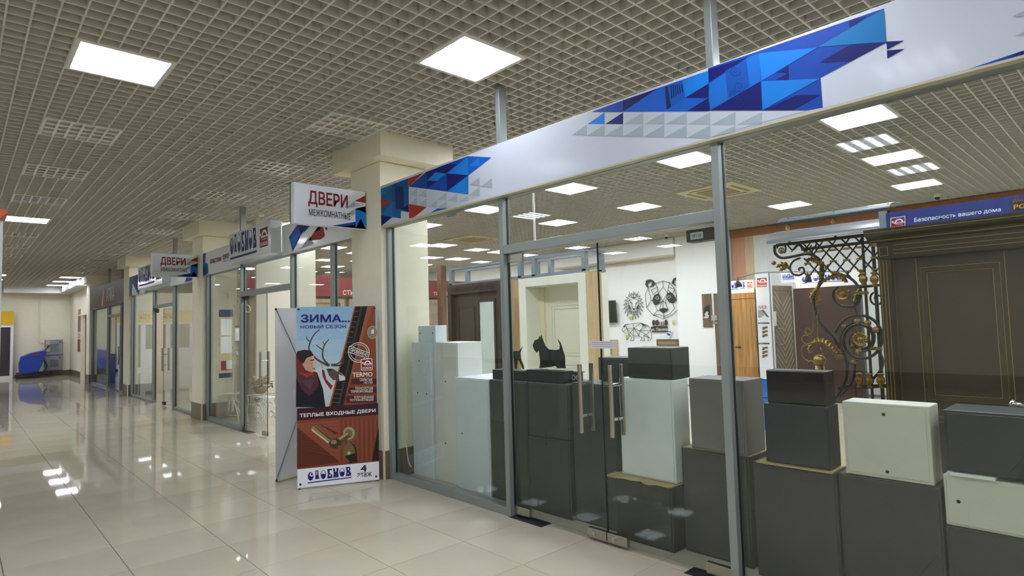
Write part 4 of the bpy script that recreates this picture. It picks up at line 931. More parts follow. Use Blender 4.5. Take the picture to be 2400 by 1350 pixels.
# ================================================================== WROUGHT IRON CANOPY
fr = FX(6.55)
cn = thing('iron_canopy', 'wrought iron entrance canopy with brass scrolls and curved grey roof', 'canopy', (6.9, 2.4, 0))
def pt(x, y, d=0.0): u, v = fr.px(x, y); return fr.p(u, v, d)
GREYR = mat('grey_roof_sheet', '#67696a', .35, metal=.3, var=.04)
def roof(name, e0, e1, rise, depth, zlift, th=.006):
    """barrel sheet along Y: front eave from e0 to e1, arched towards the back"""
    A0, A1 = Vector(e0), Vector(e1); n = 12; mb = MB(); top = []; bot = []
    for i in range(n+1):
        t_ = i/n; a = math.pi*t_*.5; off = Vector((depth*(1-math.cos(a)), 0, rise*math.sin(a)))
        top.append((A0+off, A1+off))
    vs = [q for pr_ in top for q in pr_]+[q-Vector((0, 0, th)) for pr_ in top for q in pr_]; m = 2*(n+1)
    fs = [(2*i, 2*i+1, 2*i+3, 2*i+2) for i in range(n)]+[(m+2*i, m+2*i+2, m+2*i+3, m+2*i+1) for i in range(n)]
    fs += [(0, m, m+1, 1), (2*n, 2*n+1, m+2*n+1, m+2*n)]+[(2*i, 2*i+2, m+2*i+2, m+2*i) for i in range(n)]+[(2*i+1, m+2*i+1, m+2*i+3, 2*i+3) for i in range(n)]
    return mb.add(vs, fs).build(name, GREYR, cn)
e0 = at(1797, 574, 'x', 6.40); e1 = at(2070, 534, 'x', 6.40); zl = (e0.z+e1.z)/2
roof('lower_roof', (6.40, e0.y, zl), (6.40, e1.y-.1, zl), .16, .45, 0)
u0 = at(1822, 522, 'x', 6.75); u1 = at(2085, 484, 'x', 6.75); zu = (u0.z+u1.z)/2
rf = roof('upper_roof', (6.75, u0.y, zu), (6.75, u1.y, zu), .09, .5, 0)
MB().box(6.74, u1.y, zu-.035, 6.765, u0.y, zu-.006).build('roof_beam', IRON, cn)
def bar(name, a, b, r=.011, m=IRON, n=5): return MB().tube([a, b], r, n).build(name, m, cn)
for y in (e0.y-.08, (e0.y+e1.y)/2, e1.y+.05): bar('roof_post', (6.8, y, zl+.02), (6.8, y, zu+.04), .014)
for y in (e0.y-.08, (e0.y+e1.y)/2): MB().lathe([(.012, -.07), (.03, -.05), (.016, -.03), (.034, 0), (.016, .03), (.03, .05), (.012, .07)], (6.8, y, (zl+zu)/2+.06), 10).build('brass_collar', BRASS, cn, smooth=True)
bar('eave_beam', (6.52, e0.y-.05, zl-.02), (6.52, e1.y-.1, zl-.02), .018); bar('eave_beam', (7.2, e0.y-.05, zl-.02), (7.2, e1.y-.1, zl-.02), .018)
# lattice panel with brass joints
zlo = pt(1990, 650)[2]; zhi = zl-.03; yl = pt(1885, 600)[1]; yr = pt(2062, 600)[1]
pit = .125; nn = int((yl-yr)/pit)+2
for s in (1, -1):
    for i in range(-3, nn+1):
        a = Vector((6.55+.012*s, yl-i*pit, zlo if s > 0 else zhi)); b = a+Vector((0, -(zhi-zlo)*.8, (zhi-zlo)*s))
        t0, t1 = 0.0, 1.0
        if a.y > yl: t0 = (a.y-yl)/(a.y-b.y)
        if b.y < yr: t1 = (a.y-yr)/(a.y-b.y)
        if t1 > t0+.05: bar('lattice_bar', a.lerp(b, t0), a.lerp(b, t1), .008, IRON, 4)
random.seed(5)
for i in range(nn):
    for j in range(3):
        y = yl-i*pit-.03; z = zlo+.06+j*.115
        if yr < y < yl-.02: MB().box(6.53, y-.028, z-.009, 6.575, y+.028, z+.009).build('brass_band', BRASS, cn)
# scroll curves drawn on the front plane
def scroll(name, pts, r, d=0.0, m=IRON, n=6, sub=5):
    P = bez([pt(x, y, d) for x, y in pts], sub); return MB().tube(P, r*.78, n).build(name, m, cn, smooth=True)
def spiral(cx, cy, R, turns, a0, sgn=1, end=.12, n=22):
    return [(cx+R*(1-(1-end)*i/n)*math.cos(a0+sgn*turns*2*math.pi*i/n), cy+R*(1-(1-end)*i/n)*math.sin(a0+sgn*turns*2*math.pi*i/n)) for i in range(n+1)]
K = 2.7; OX, OY = 1780, 460
def q_(l): return [(OX+x/K, OY+y/K) for x, y in l]
scroll('bracket_scroll', q_([(95, 310), (100, 360), (140, 390), (220, 380), (300, 365), (360, 385), (395, 430), (400, 500), (375, 560), (345, 640), (350, 700), (370, 770), (420, 840), (480, 900), (530, 980), (555, 1060), (550, 1150), (520, 1220), (480, 1280)]), .02)
scroll('bracket_scroll', q_([(260, 390), (215, 410), (193, 450), (210, 490), (250, 500), (282, 480), (275, 452), (250, 458), (255, 470)]), .014)
scroll('bracket_scroll', q_([(110, 330), (130, 300), (165, 320), (160, 355), (135, 350)]), .012)
scroll('bracket_scroll', q_([(170, 300), (210, 340), (250, 310), (290, 350), (330, 310)]), .010)
scroll('bracket_scroll', q_([(190, 350), (240, 300), (300, 360), (350, 300)]), .010, -.05)
scroll('bracket_scroll', q_([(370, 580), (400, 540), (450, 510), (510, 500), (560, 510), (610, 550), (640, 610), (620, 680), (570, 700), (510, 690), (470, 650), (470, 600), (500, 575)]), .018)
scroll('bracket_scroll', q_([(640, 600), (600, 690), (620, 760)]), .016)
scroll('bracket_scroll', q_(spiral(640, 905, 165, 1.9, 3.4, 1, .3, 30)), .018)
scroll('bracket_scroll', q_(spiral(640, 905, 128, 1.2, 2.6, 1, .45, 24)), .012, .02)
scroll('bracket_scroll', q_(spiral(745, 650, 48, 1.2, 4.2, -1, .3, 16)), .012)
scroll('bracket_scroll', q_([(470, 890), (500, 960), (560, 1050), (600, 1060), (612, 1040), (595, 1035)]), .012)
scroll('bracket_scroll', q_([(600, 1060), (590, 1150), (560, 1210), (500, 1270)]), .014, -.03)
scroll('bracket_scroll', q_([(745, 960), (780, 1040), (760, 1110), (700, 1170)]), .018)
for l in ([(352, 730), (340, 850), (310, 875), (293, 855), (305, 835), (325, 845), (322, 858)], [(368, 750), (372, 890), (330, 930), (290, 930), (272, 905), (290, 880), (320, 890)], [(330, 930), (280, 950), (272, 1000), (310, 1040), (370, 1040), (405, 1000), (390, 960)], [(310, 1060), (330, 1040), (360, 1060)]):
    scroll('brass_tendril', q_(l), .007, .02, BRASS)
# acanthus leaves
def leaf(pts, w, d=.02):
    P = bez([pt(x, y, d) for x, y in q_(pts)], 5); n = len(P); mb = MB(); vs = []
    for i, p_ in enumerate(P):
        t_ = (P[min(i+1, n-1)]-P[max(i-1, 0)]).normalized(); b = t_.cross(Vector((1, 0, 0))); ww = .62*w*math.sin(math.pi*(.08+.84*i/(n-1)))*(1+.35*(-1)**i)
        vs += [p_+b*ww+Vector((.012, 0, 0)), p_-Vector((.014, 0, 0)), p_-b*ww+Vector((.012, 0, 0)), p_+Vector((.02, 0, 0))]
    fs = [(4*i+j, 4*i+(j+1) % 4, 4*i+4+(j+1) % 4, 4*i+4+j) for i in range(n-1) for j in range(4)]+[(0, 1, 2, 3), (4*n-1, 4*n-2, 4*n-3, 4*n-4)]
    mb.add(vs, fs).build('acanthus_leaf', BRASS, cn)
leaf([(330, 960), (350, 925), (400, 920), (450, 950), (490, 990)], .05); leaf([(330, 1000), (320, 960), (350, 930)], .04)
leaf([(300, 400), (340, 400), (375, 415), (395, 450)], .045); leaf([(340, 680), (335, 630), (365, 590), (380, 560)], .045); leaf([(360, 690), (380, 640), (360, 600)], .035)
leaf([(395, 430), (385, 500), (400, 540)], .03); leaf([(400, 545), (450, 515), (520, 500), (550, 530)], .035); leaf([(600, 680), (620, 620), (640, 580)], .035); leaf([(500, 480), (530, 520), (560, 545)], .04)
leaf([(110, 450), (150, 430), (190, 460)], .045); leaf([(130, 470), (160, 450), (175, 420)], .04); leaf([(480, 930), (520, 980), (530, 1010)], .025); leaf([(420, 470), (440, 430)], .03)
def rosette(x, y, R):
    c = pt(OX+x/K, 460+y/K, .03)
    for i in range(14):
        a = 2*math.pi*i/14; v = Vector((0, math.cos(a), math.sin(a))); w_ = Vector((0, -math.sin(a), math.cos(a)))
        MB().add([c+v*R*.3, c+v*R*.75+w_*R*.17-Vector((.012, 0, 0)), c+v*R+Vector((.004, 0, 0)), c+v*R*.75-w_*R*.17-Vector((.012, 0, 0)), c+v*R*.6+Vector((.012, 0, 0))], [(0, 1, 2, 3), (0, 4, 1), (1, 4, 2), (2, 4, 3), (3, 4, 0)]).build('rosette_petal', BRASS, cn)
    MB().ball(c-Vector((.012, 0, 0)), R*.34, 10).build('rosette_centre', BRASS, cn, smooth=True)
rosette(533, 617, .075); rosette(645, 905, .08); rosette(147, 345, .04)
for x, y, R in ((627, 790, .032), (692, 802, .032), (743, 845, .032), (635, 982, .032), (98, 423, .025), (595, 945, .018), (540, 822, .022), (603, 1047, .022)):
    MB().ball(pt(OX+x/K, OY+y/K, .03), R, 10).build('brass_ball', BRASS, cn, smooth=True)
# uprights with collars
for x0, x1, dd_ in ((648, 668, 0), (710, 742, 0), (768, 800, -.05), (640, 650, -.35), (695, 700, -.1)):
    a = pt(OX+x0/K, OY+240/K, dd_); b = pt(OX+x1/K, OY+1240/K, dd_); bar('upright', Vector((a.x, a.y, zl-.02)), Vector((a.x, a.y, .02)), .014)
for x, y in ((657, 525), (727, 525), (632, 1165), (698, 1165), (768, 1165)):
    c = pt(OX+x/K, OY+y/K, .0); MB().lathe([(.016, -.075), (.034, -.062), (.018, -.045), (.038, -.015), (.038, .015), (.018, .045), (.034, .062), (.016, .075)], c, 10).build('brass_collar', BRASS, cn, smooth=True)
c = pt(OX+380/K, OY+1040/K); MB().ball(c, .062, 12).build('brass_finial', BRASS, cn, smooth=True); MB().lathe([(.09, -.15), (.085, -.12), (.05, -.11), (.04, -.05)], c, 12).build('finial_base', BRASS, cn, smooth=True)
for x, y in ((513, 1015), (655, 612), (742, 963)): c = pt(OX+x/K, OY+y/K, .02); MB().box(c.x-.02, c.y-.05, c.z-.016, c.x+.02, c.y+.05, c.z+.016).build('brass_band', BRASS, cn)
bar('bottom_rail', pt(OX+500/K, OY+1215/K), pt(OX+805/K, OY+1200/K), .02); bar('middle_rail', pt(OX+640/K, OY+575/K), pt(OX+790/K, OY+560/K), .014)
bar('newel_post', (6.55, pt(OX+380/K, OY+1000/K).y, .02), (6.55, pt(OX+380/K, OY+1000/K).y, c.z-.3), .03)
tag(MB().box(6.35, 1.65, 0, 6.75, 2.75, .02).build('base_plate', IRON, cn))

# ================================================================== DARK PORTAL DOOR WITH GOLD LINES
XD = 5.2; fr = FX(XD); DKB = mat('dark_brown_lacquer', '#2b221c', .3, var=.05, scale=4); DKB2 = mat('umber_lacquer', '#3c3228', .35, var=.05, scale=4); GOLDL = mat('gold_line', '#b59a45', .35, metal=.6)
po = thing('portal_door', 'dark brown portal door with thin gold lines at the right edge', 'door', (XD+.1, .7, 0))
yL = fr.px(2040, 530); uP = fr.px(2060, 600)[0]; vC = 2.062
RGT = fr.px(2470, 700)[0]; PW = .088
MB().fbox(fr, uP, 0, uP+PW, vC-.13, .04, -.16).build('pilaster', DKB, po, bevel=.004); MB().fbox(fr, RGT-PW, 0, RGT, vC-.13, .04, -.16).build('pilaster', DKB, po, bevel=.004)
MB().fbox(fr, uP, vC-.13, RGT, vC-.0, .04, -.16).build('architrave', DKB, po, bevel=.004)
cp = [(.05, 0), (.06, .03), (.10, .05), (.13, .08), (.13, .095), (-.16, .095), (-.16, 0)]
MB().prism([fr.p(uP-.06, vC+z, d_) for d_, z in cp], fr.u*(RGT-uP+.12)).build('cornice', DKB, po)
lf = MB().fbox(fr, uP+PW, .02, RGT-PW, vC-.13, -.02, -.08).build('door_leaf', DKB2, po)
mm = MB(); iu0, iu1 = uP+PW, RGT-PW; mu0 = fr.px(2157, 640)[0]; mu1 = fr.px(2342, 640)[0]; mv0 = fr.px(2200, 938)[1]; mv1 = fr.px(2157, 628)[1]; lv1 = fr.px(2200, 978)[1]
moulding(mm, fr, mu0, mv0, mu1, mv1, -.02, .03, .014); mm.build('moulding', DKB2, lf)
mm = MB(); moulding(mm, fr, mu0, .2, mu1, lv1, -.02, .03, .014); mm.build('moulding', DKB2, lf)
g = MB(); w_ = .0032
def gl(u0_, v0_, u1_, v1_, d_): g.fbox(fr, u0_, v0_, u1_, v1_, d_, d_+.0012)
for i in (.012, .034, .056): gl(uP+i, .05, uP+i+w_, vC-.14, .04)
for i in (.035, .065, .1): gl(uP+PW+.02, vC-.13+i, RGT-.02, vC-.13+i+w_, .04)
moulding(g, fr, uP+.015, vC-.105, uP+.072, vC-.035, .04, w_, .0012)
gl(uP-.04, vC+.012, RGT+.05, vC+.012+w_, .056); gl(uP-.05, vC+.07, RGT+.05, vC+.07+w_, .122)
gl(fr.px(2097, 700)[0], .05, fr.px(2097, 700)[0]+w_, vC-.14, -.02); gl(fr.px(2150, 700)[0], .05, fr.px(2150, 700)[0]+w_, vC-.14, -.02); gl(fr.px(2355, 640)[0], .05, fr.px(2355, 640)[0]+w_, vC-.14, -.02)
for a_ in (-.004, .034): moulding(g, fr, mu0+a_, mv0+a_, mu1-a_, mv1-a_, -.02, w_, .0012); moulding(g, fr, mu0+a_, .2+a_, mu1-a_, lv1-a_, -.02, w_, .0012)
g.build('gold_line', GOLDL, po)
hp = fr.px(2372, 945); h = MB(); h.lathe([(.028, 0), (.028, .012), (.012, .014), (.012, .05)], fr.p(hp[0], hp[1], -.02), 12, axis=fr.n); h.tube([fr.p(hp[0], hp[1], .03), fr.p(hp[0]+.03, hp[1], .035), fr.p(hp[0]+.15, hp[1]-.005, .035)], .011, 8)
h.build('lever_handle', CHROME, po, smooth=True)
# blue sign above
sg = thing('blue_sign', 'dark blue sign board with white safety slogan above the portal door', 'sign', (5.45, .7, 2.2)); f = FX(5.42)
ua = f.px(2078, 520)[0]; vb0 = vC+.105; vb1 = (f.px(2100, 502)[1]+f.px(2380, 452)[1])/2
MB().fbox(f, ua, vb0-.25, .9, vb1, 0, -.012).build('panel', mat('navy_panel', '#22306e', .35), sg)
MB().fbox(f, ua-.05, 0.0, ua-.004, vb1+.02, .01, -.04).build('end_post', ALUD, sg); MB().fbox(f, .902, 0.0, .95, vb1+.02, .01, -.04).build('end_post', ALUD, sg)
pr = Print(f, .0015, .001)
pr.text('Безопасность вашего дома', '#e4ebf2', quad=pxquad(f, (2143, 523), (2346, 497), (2346, 486), (2143, 511)), lay=1, bold=.015)
logo_square(pr.mb, f, pxquad(f, (2087, 541), (2122, 536), (2122, 506), (2087, 511)), .002, pr.mi(MAROON), pr.mi(pm('#b9c6da')))
pr.uv(pxquad(f, (2370, 494), (2420, 487), (2420, 462), (2370, 470)), '#3a2c1c', 1); pr.text('PG', '#b89a48', quad=pxquad(f, (2376, 491), (2404, 487), (2404, 477), (2376, 480)), lay=2, bold=.02); pr.text('РУЧНО', '#9a7c3c', quad=pxquad(f, (2374, 476), (2410, 471), (2410, 465), (2374, 469)), lay=2, bold=.0)
pr.done('lettering', sg)
# ================================================================== BACK WALL OF THE SHOP
XB = 12.78; fr = FX(XB); kk = 4.218; oo = (1380, 540)
def wq(x, y): return fr.px(oo[0]+x/kk, oo[1]+y/kk)
def strokes(name, label, lines, fills, w=.012, cat='wall art', grp='black metal animal wall art', d0=.012):
    c0 = fr.p(*wq(*lines[0][0])); t = thing(name, label, cat, c0, grp)
    mb = MB()
    for pl in lines:
        P = [wq(*q) for q in pl]
        for (a, b), (c, d) in zip(P, P[1:]):
            dx, dy = c-a, d-b; L_ = math.hypot(dx, dy) or 1; ox, oy = -dy/L_*w/2, dx/L_*w/2; ex, ey = dx/L_*w*.3, dy/L_*w*.3
            mb.fprism(fr, [(a+ox-ex, b+oy-ey), (a-ox-ex, b-oy-ey), (c-ox+ex, d-oy+ey), (c+ox+ex, d+oy+ey)], d0, d0+.004)
    mb.build('outline', BLACK, t)
    for f_ in fills: MB().fprism(fr, [wq(*q) for q in f_], d0, d0+.0045).build('filled_piece', BLACK, t)
    return t
# panda (its right edge is hidden behind the boxed pillar)
strokes('animal_wall_art', 'black metal faceted panda head on the white back wall',
    [[(580, 565), (600, 560), (655, 525), (735, 500), (800, 515), (845, 570), (870, 640), (885, 750)], [(590, 565), (560, 640), (575, 765), (640, 840), (745, 875), (830, 835), (890, 780)], [(735, 500), (738, 560), (690, 620), (735, 700), (780, 620), (738, 560)],
     [(655, 525), (680, 560), (690, 620)], [(800, 515), (790, 560), (780, 620)], [(680, 560), (620, 590), (640, 635), (690, 590)], [(790, 560), (850, 580), (830, 630), (785, 590)], [(690, 620), (720, 720), (700, 790), (740, 815), (790, 785), (760, 720), (780, 620)], [(735, 700), (738, 770)],
     [(575, 765), (620, 690), (590, 565)], [(640, 840), (680, 790), (660, 740), (640, 700)], [(680, 790), (705, 790)], [(740, 815), (745, 850), (700, 830), (640, 840)], [(745, 850), (800, 830), (850, 770), (830, 720)], [(745, 875), (745, 850)], [(620, 690), (640, 700)], [(870, 640), (850, 690)], [(700, 720), (735, 700), (770, 720)]],
    [[(560, 535), (570, 495), (600, 484), (635, 490), (660, 520), (640, 555), (600, 560), (620, 545), (630, 515), (605, 510), (588, 530), (590, 565), (575, 560)], [(820, 520), (840, 475), (875, 460), (890, 465), (890, 490), (850, 495), (845, 530), (880, 545), (850, 545)],
     [(630, 690), (650, 640), (695, 620), (708, 660), (700, 720), (670, 740), (645, 730)], [(775, 620), (815, 610), (840, 635), (870, 690), (840, 720), (800, 715), (775, 680)], [(700, 780), (740, 765), (785, 775), (775, 800), (740, 812), (710, 800)]])
for c_ in ((680, 668), (797, 658)): pass
eye = thing('animal_eye', None, None, fr.p(*wq(680, 668)))
bpy.data.objects.remove(eye)
pe = Print(fr, .018, .001)
for c_ in ((680, 668), (797, 658)): pe.uv([wq(*q) for q in ell(c_[0], c_[1], 17, 15)], '#e8e8e4', 0); pe.uv([wq(*q) for q in ell(c_[0], c_[1], 12, 11)], '#141414', 1)
pe.done('eye', [o for o in bpy.data.objects if o.name.startswith('animal_wall_art') and o.parent is None][0])
# lion
lion = []
for i in range(20):
    a = 2*math.pi*i/20; r0, r1 = (60, 80), (100, 135)
    lion.append([(445+r0[0]*math.cos(a), 720+r0[1]*math.sin(a)), (445+r1[0]*math.cos(a+.08), 750+r1[1]*math.sin(a+.08)), (445+r0[0]*math.cos(a+.33), 720+r0[1]*math.sin(a+.33))])
lion += [[(400, 690), (430, 720), (435, 770), (450, 785), (465, 770), (470, 720), (495, 690)], [(410, 710), (435, 725)], [(465, 725), (490, 710)], [(420, 800), (450, 810), (480, 800)], [(450, 785), (450, 810)], [(400, 690), (445, 670), (495, 690), (500, 760), (470, 830), (430, 830), (395, 760), (400, 690)], [(445, 600), (445, 670)], [(400, 610), (430, 665)], [(495, 605), (465, 665)]]
strokes('animal_wall_art', 'black metal lion head with radiating mane left of the panda', lion, [[(420, 660), (470, 660), (450, 672)], [(395, 730), (412, 750), (425, 790), (405, 770)], [(497, 730), (480, 750), (470, 790), (490, 770)], [(430, 770), (468, 770), (450, 788)]], .010)
# bear
bear = [[(330, 990), (345, 950), (365, 930), (440, 920), (520, 915), (590, 940), (615, 985), (625, 1060), (610, 1090), (585, 1090), (600, 1060), (570, 1030), (545, 1040), (555, 1090), (515, 1090), (530, 1060), (500, 1045), (440, 1040), (450, 1060), (445, 1090), (415, 1090), (430, 1055), (400, 1030), (385, 1060), (385, 1080), (375, 1078), (370, 1020), (345, 1000), (330, 990)],
        [(365, 930), (380, 970), (345, 1000)], [(380, 970), (450, 965), (440, 920)], [(450, 965), (400, 1030)], [(450, 965), (500, 1045)], [(450, 965), (520, 915)], [(450, 965), (505, 995), (590, 940)], [(505, 995), (500, 1045)], [(505, 995), (570, 1030)], [(505, 995), (615, 985)], [(505, 995), (540, 950), (520, 915)], [(380, 970), (400, 1030)], [(380, 970), (440, 1040)], [(450, 965), (440, 1040)], [(545, 1040), (600, 1060)], [(570, 1030), (615, 985)]]
strokes('animal_wall_art', 'black metal faceted walking bear below the lion', bear, [[(365, 930), (400, 925), (385, 935)], [(520, 915), (575, 940), (545, 945)], [(345, 950), (365, 930), (360, 960)]], .010)
# address plate
ap = thing('address_plate', 'dark brown forged street address plate with owls beside the bear', 'plate', fr.p(*wq(700, 975)))
MB().fprism(fr, [wq(*q) for q in ((615, 955), (650, 945), (780, 945), (790, 1005), (630, 1005))], .01, .02).build('plate', mat('dark_brown_plate', '#2f221d', .5), ap)
for x in (645, 680, 767):
    MB().fprism(fr, [wq(*q) for q in ell(x, 912, 16, 30, 12)], .01, .018).build('owl', mat('owl_brown', '#2a1d18', .6), ap)
pr = Print(fr, .021, .001); pr.text('ул. Ленина', '#dcdad2', (*wq(618, 1002), *wq(782, 962)), 1, .03); pr.done('lettering', ap)
pr = Print(fr, .012, .001); pr.text('155', '#241a16', (*wq(702, 942), *wq(748, 900)), 1, .03); pr.done('house_number', ap)
# price tags
for i, (x, y, lab) in enumerate(((422, 852, 'small yellow price tag hanging on the lion art'), (383, 1035, 'small yellow price tag hanging on the bear art'), (842, 905, 'small yellow price tag hanging under the panda art'))):
    t = thing('price_tag', lab, 'tag', fr.p(*wq(x, y+25)), 'yellow price tags'); a = wq(x-12, y+26); b = wq(x+12, y-26)
    MB().fbox(fr, a[0], a[1], b[0], b[1], .019, .022).build('card', mat('tag_white', '#dcdccf', .5), t); MB().fbox(fr, a[0]+.006, a[1]+.006, b[0]-.006, (a[1]+b[1])/2, .022, .024).build('yellow_field', mat('tag_yellow', '#cdb51e', .5), t)
t = thing('leaflet', 'tilted white leaflet with blue letters below the address plate', 'leaflet', fr.p(*wq(800, 1060)))
MB().fprism(fr, [wq(*q) for q in ((760, 1035), (790, 975), (835, 990), (805, 1065))], .015, .018).build('card', WHITE, t)
pr = Print(fr, .019, .001); pr.uv([wq(*q) for q in ((772, 1030), (780, 1012), (815, 1025), (807, 1043))], '#2b4f9a', 0); pr.uv([wq(*q) for q in ((786, 1002), (790, 992), (822, 1003), (818, 1012))], '#666a6a', 0); pr.done('lettering', t)
# monitor and sample boards
t = thing('wall_monitor', 'black flat monitor tilted on the wall left of the lion', 'monitor', fr.p(*wq(210, 810)))
MB().fprism(fr, [wq(*q) for q in ((125, 700), (280, 692), (300, 910), (170, 915), (165, 880), (125, 880))], .06, .1).build('screen', mat('screen_black', '#1b1d1f', .25), t); MB().fbox(fr, wq(190, 820)[0], wq(190, 820)[1], wq(230, 780)[0], wq(230, 780)[1], 0, .06).build('wall_bracket', BLACK, t)
t = thing('price_holder', 'grey acrylic leaflet holder below the monitor', 'holder', fr.p(*wq(150, 960))); MB().fbox(fr, wq(125, 1080)[0], wq(125, 1080)[1], wq(183, 880)[0], wq(183, 880)[1], .01, .03).build('plate', mat('clear_grey', '#cfd2d2', .3), t); MB().fbox(fr, wq(120, 880)[0], wq(120, 880)[1], wq(168, 815)[0], wq(168, 815)[1], .03, .05).build('card', mat('dark_card', '#4a4d50', .5), t)
PLY = wood('plywood', '#b79c72', '#cbb48c')
t = thing('photo_board', 'plywood board with photographs behind the door note', 'board', fr.p(*wq(215, 1230))); MB().fbox(fr, wq(125, 1235)[0], wq(125, 1235)[1], wq(285, 1080)[0], wq(285, 1080)[1], .004, .03).build('board', PLY, t)
for a in ((135, 1095, 185, 1125), (195, 1095, 235, 1125), (135, 1150, 185, 1220), (195, 1150, 235, 1220)):
    MB().fbox(fr, wq(a[0], a[3])[0], wq(a[0], a[3])[1], wq(a[2], a[1])[0], wq(a[2], a[1])[1], .03, .032).build('photograph', mat('photo_grey', '#8c8580', .4, var=.5, scale=20), t)
t = thing('wooden_frame', 'brown wooden box frame on the wall above the grey box', 'frame', fr.p(*wq(790, 1130))); MB().fbox(fr, wq(685, 1140)[0], wq(685, 1140)[1], wq(890, 1075)[0], wq(890, 1075)[1], .01, .05).build('panel', mat('brown_board', '#8f765a', .6, var=.1), t)
mm = MB(); moulding(mm, fr, wq(685, 1140)[0], wq(685, 1140)[1], wq(890, 1075)[0], wq(890, 1075)[1], .05, .03, .015); mm.build('rim', wood('rim_wood', '#5b4230', '#7a5a40'), t)
# boards on the boxed pillar
fb = FX(12.545)
def wb(x, y): return fb.px(oo[0]+x/kk, oo[1]+y/kk)
t = thing('sample_board', 'narrow brown wooden sample board with a black tree motif', 'board', fb.p(*wb(1175, 955))); BW_ = wood('brown_board_wood', '#5a4534', '#7a604a')
MB().fbox(fb, wb(1135, 958)[0], wb(1135, 958)[1], wb(1212, 625)[0], wb(1212, 625)[1], .002, .02).build('board', BW_, t)
pr = Print(fb, .022, .002); pr.uv([wb(*q) for q in ((1142, 870), (1142, 765), (1200, 730), (1202, 870))], '#1d1d1f', 0)
for i in range(4): pr.uv([wb(*q) for q in ell(1165+10*(i % 2), 860-16*i, 26-4*i, 10)], '#c9c9c4', 1)
pr.done('motif', t)
t = thing('display_door_panel', 'tall grey brown door panel left of the second post', 'door', fb.p(*wb(1300, 1340))); a = wb(1240, 618); b = wb(1345, 618)
MB().fbox(fb, a[0], .02, b[0]+.15, b[1], .002, .045).build('leaf', wood('grey_brown_oak', '#5c4838', '#77604b'), t)
MB().fbox(fb, wb(1225, 890)[0], wb(1225, 890)[1], wb(1278, 840)[0], wb(1278, 840)[1], .047, .06).build('price_card', mat('card_grey', '#9a9a96', .5), t); MB().fbox(fb, wb(1250, 925)[0], wb(1250, 925)[1], wb(1292, 900)[0], wb(1292, 900)[1], .047, .08).build('lock', CHROME, t)

# ================================================================== ENTRANCE DOOR STANDS
XS = 11.2; fs_ = FX(XS)
def sq(x, y): return fs_.px(1690+x/4.5, 560+y/4.5)
t = thing('info_pillar', 'white information pillar with red maker logo between the doors', 'stand', (XS+.1, 5.2, 0)); a = sq(355, 365); b = sq(520, 365)
MB().fbox(fs_, a[0], 0, b[0], a[1], 0, -.04).build('body', mat('pillar_white', '#d8dadb', .4), t)
pr = Print(fs_, .003, .002); pr.mb and None
logo_square(pr.mb, fs_, [sq(375, 515), sq(490, 510), sq(488, 402), sq(375, 408)], .004, pr.mi(pm('#b23a26')), pr.mi(PWHITE))
pr.text('IVER', '#8a2a3a', (*sq(398, 742), *sq(485, 700)), 1, -.01)
pr.uv([sq(*q) for q in ((390, 750), (425, 750), (460, 800), (420, 830), (392, 830))], '#9a9c9c', 1); pr.uv([sq(*q) for q in ((425, 750), (450, 748), (510, 828), (480, 820))], '#55585a', 2)
for yb in (880, 1095):
    pr.uv([sq(*q) for q in ((392, yb), (512, yb), (512, yb+15), (392, yb+15))], '#2e3f55', 1)
    pr.text('TERMO', '#d0d6dc', (*sq(398, yb+12), *sq(450, yb+3)), 2, .0)
    for i in range(3): y = yb+40+40*i; pr.uv([sq(*q) for q in ((435, y+10), (490, y), (495, y+20), (440, y+32))], '#6d543a', 1); pr.uv([sq(*q) for q in ((430, y+28), (470, y+32), (440, y+38))], '#2b2522', 2)
pr.done('printed_panel', t)
WOO = wood('warm_oak', '#83592b', '#b98a4e'); CHV = wood('taupe_oak', '#6b5948', '#80705c'); DBR = mat('dark_brown_door', '#341b12', .4, var=.08)
t = thing('entrance_door', 'warm oak entrance door left of the white information pillar', 'door', (XS+.2, 5.8, 0), 'entrance doors on display'); a = sq(100, 590); b = sq(345, 550)
f1 = FX(XS+.1); lf = MB().fbox(f1, a[0]-.2, .02, b[0]-.03, b[1]-.02, 0, -.07).build('leaf', WOO, t); MB().fbox(f1, b[0]-.03, 0, b[0]+.03, b[1]+.05, .01, -.09).build('frame', mat('frame_black', '#2a2426', .4), t)
MB().fbox(f1, a[0]-.2, b[1]-.14, b[0]-.03, b[1]-.13, .001, .003).build('groove', mat('groove_dark', '#5a3c1c', .6), lf)
h = MB(); hh = sq(160, 1142); h.tube([f1.p(hh[0]-.05, hh[1], .03), f1.p(hh[0]+.05, hh[1], .03)], .012, 6); h.tube([f1.p(hh[0]+.04, hh[1], 0), f1.p(hh[0]+.04, hh[1], .03)], .012, 6); h.build('handle', BLACK, lf)
def header(label, x0, x1, v0, v1, f, logo=True):
    t = thing('header_board', label, 'sign', f.p((x0+x1)/2, v0, -.02), 'white header boards over the doors')
    MB().fbox(f, x0, v0, x1, v1, 0, -.03).build('panel', mat('header_white', '#e4e4e0', .4), t)
    pr = Print(f, .003, .002); W_ = x1-x0; H_ = v1-v0
    logo_word(pr.mb, f, [(x0+.1*W_, v0+.32*H_), (x0+.72*W_, v0+.32*H_), (x0+.72*W_, v0+.85*H_), (x0+.1*W_, v0+.85*H_)], .004, pr.mi(pm('#2a33a8')), pr.mi(pm('#e4e4e0')))
    if logo: logo_square(pr.mb, f, [(x0+.78*W_, v0+.3*H_), (x0+.96*W_, v0+.3*H_), (x0+.96*W_, v0+.85*H_), (x0+.78*W_, v0+.85*H_)], .004, pr.mi(pm('#b2583e')), pr.mi(PWHITE))
    pr.done('lettering', t)
header('white header board over the warm oak door', a[0]-.2, b[0]-.035, b[1]-.018, sq(200, 435)[1], f1)
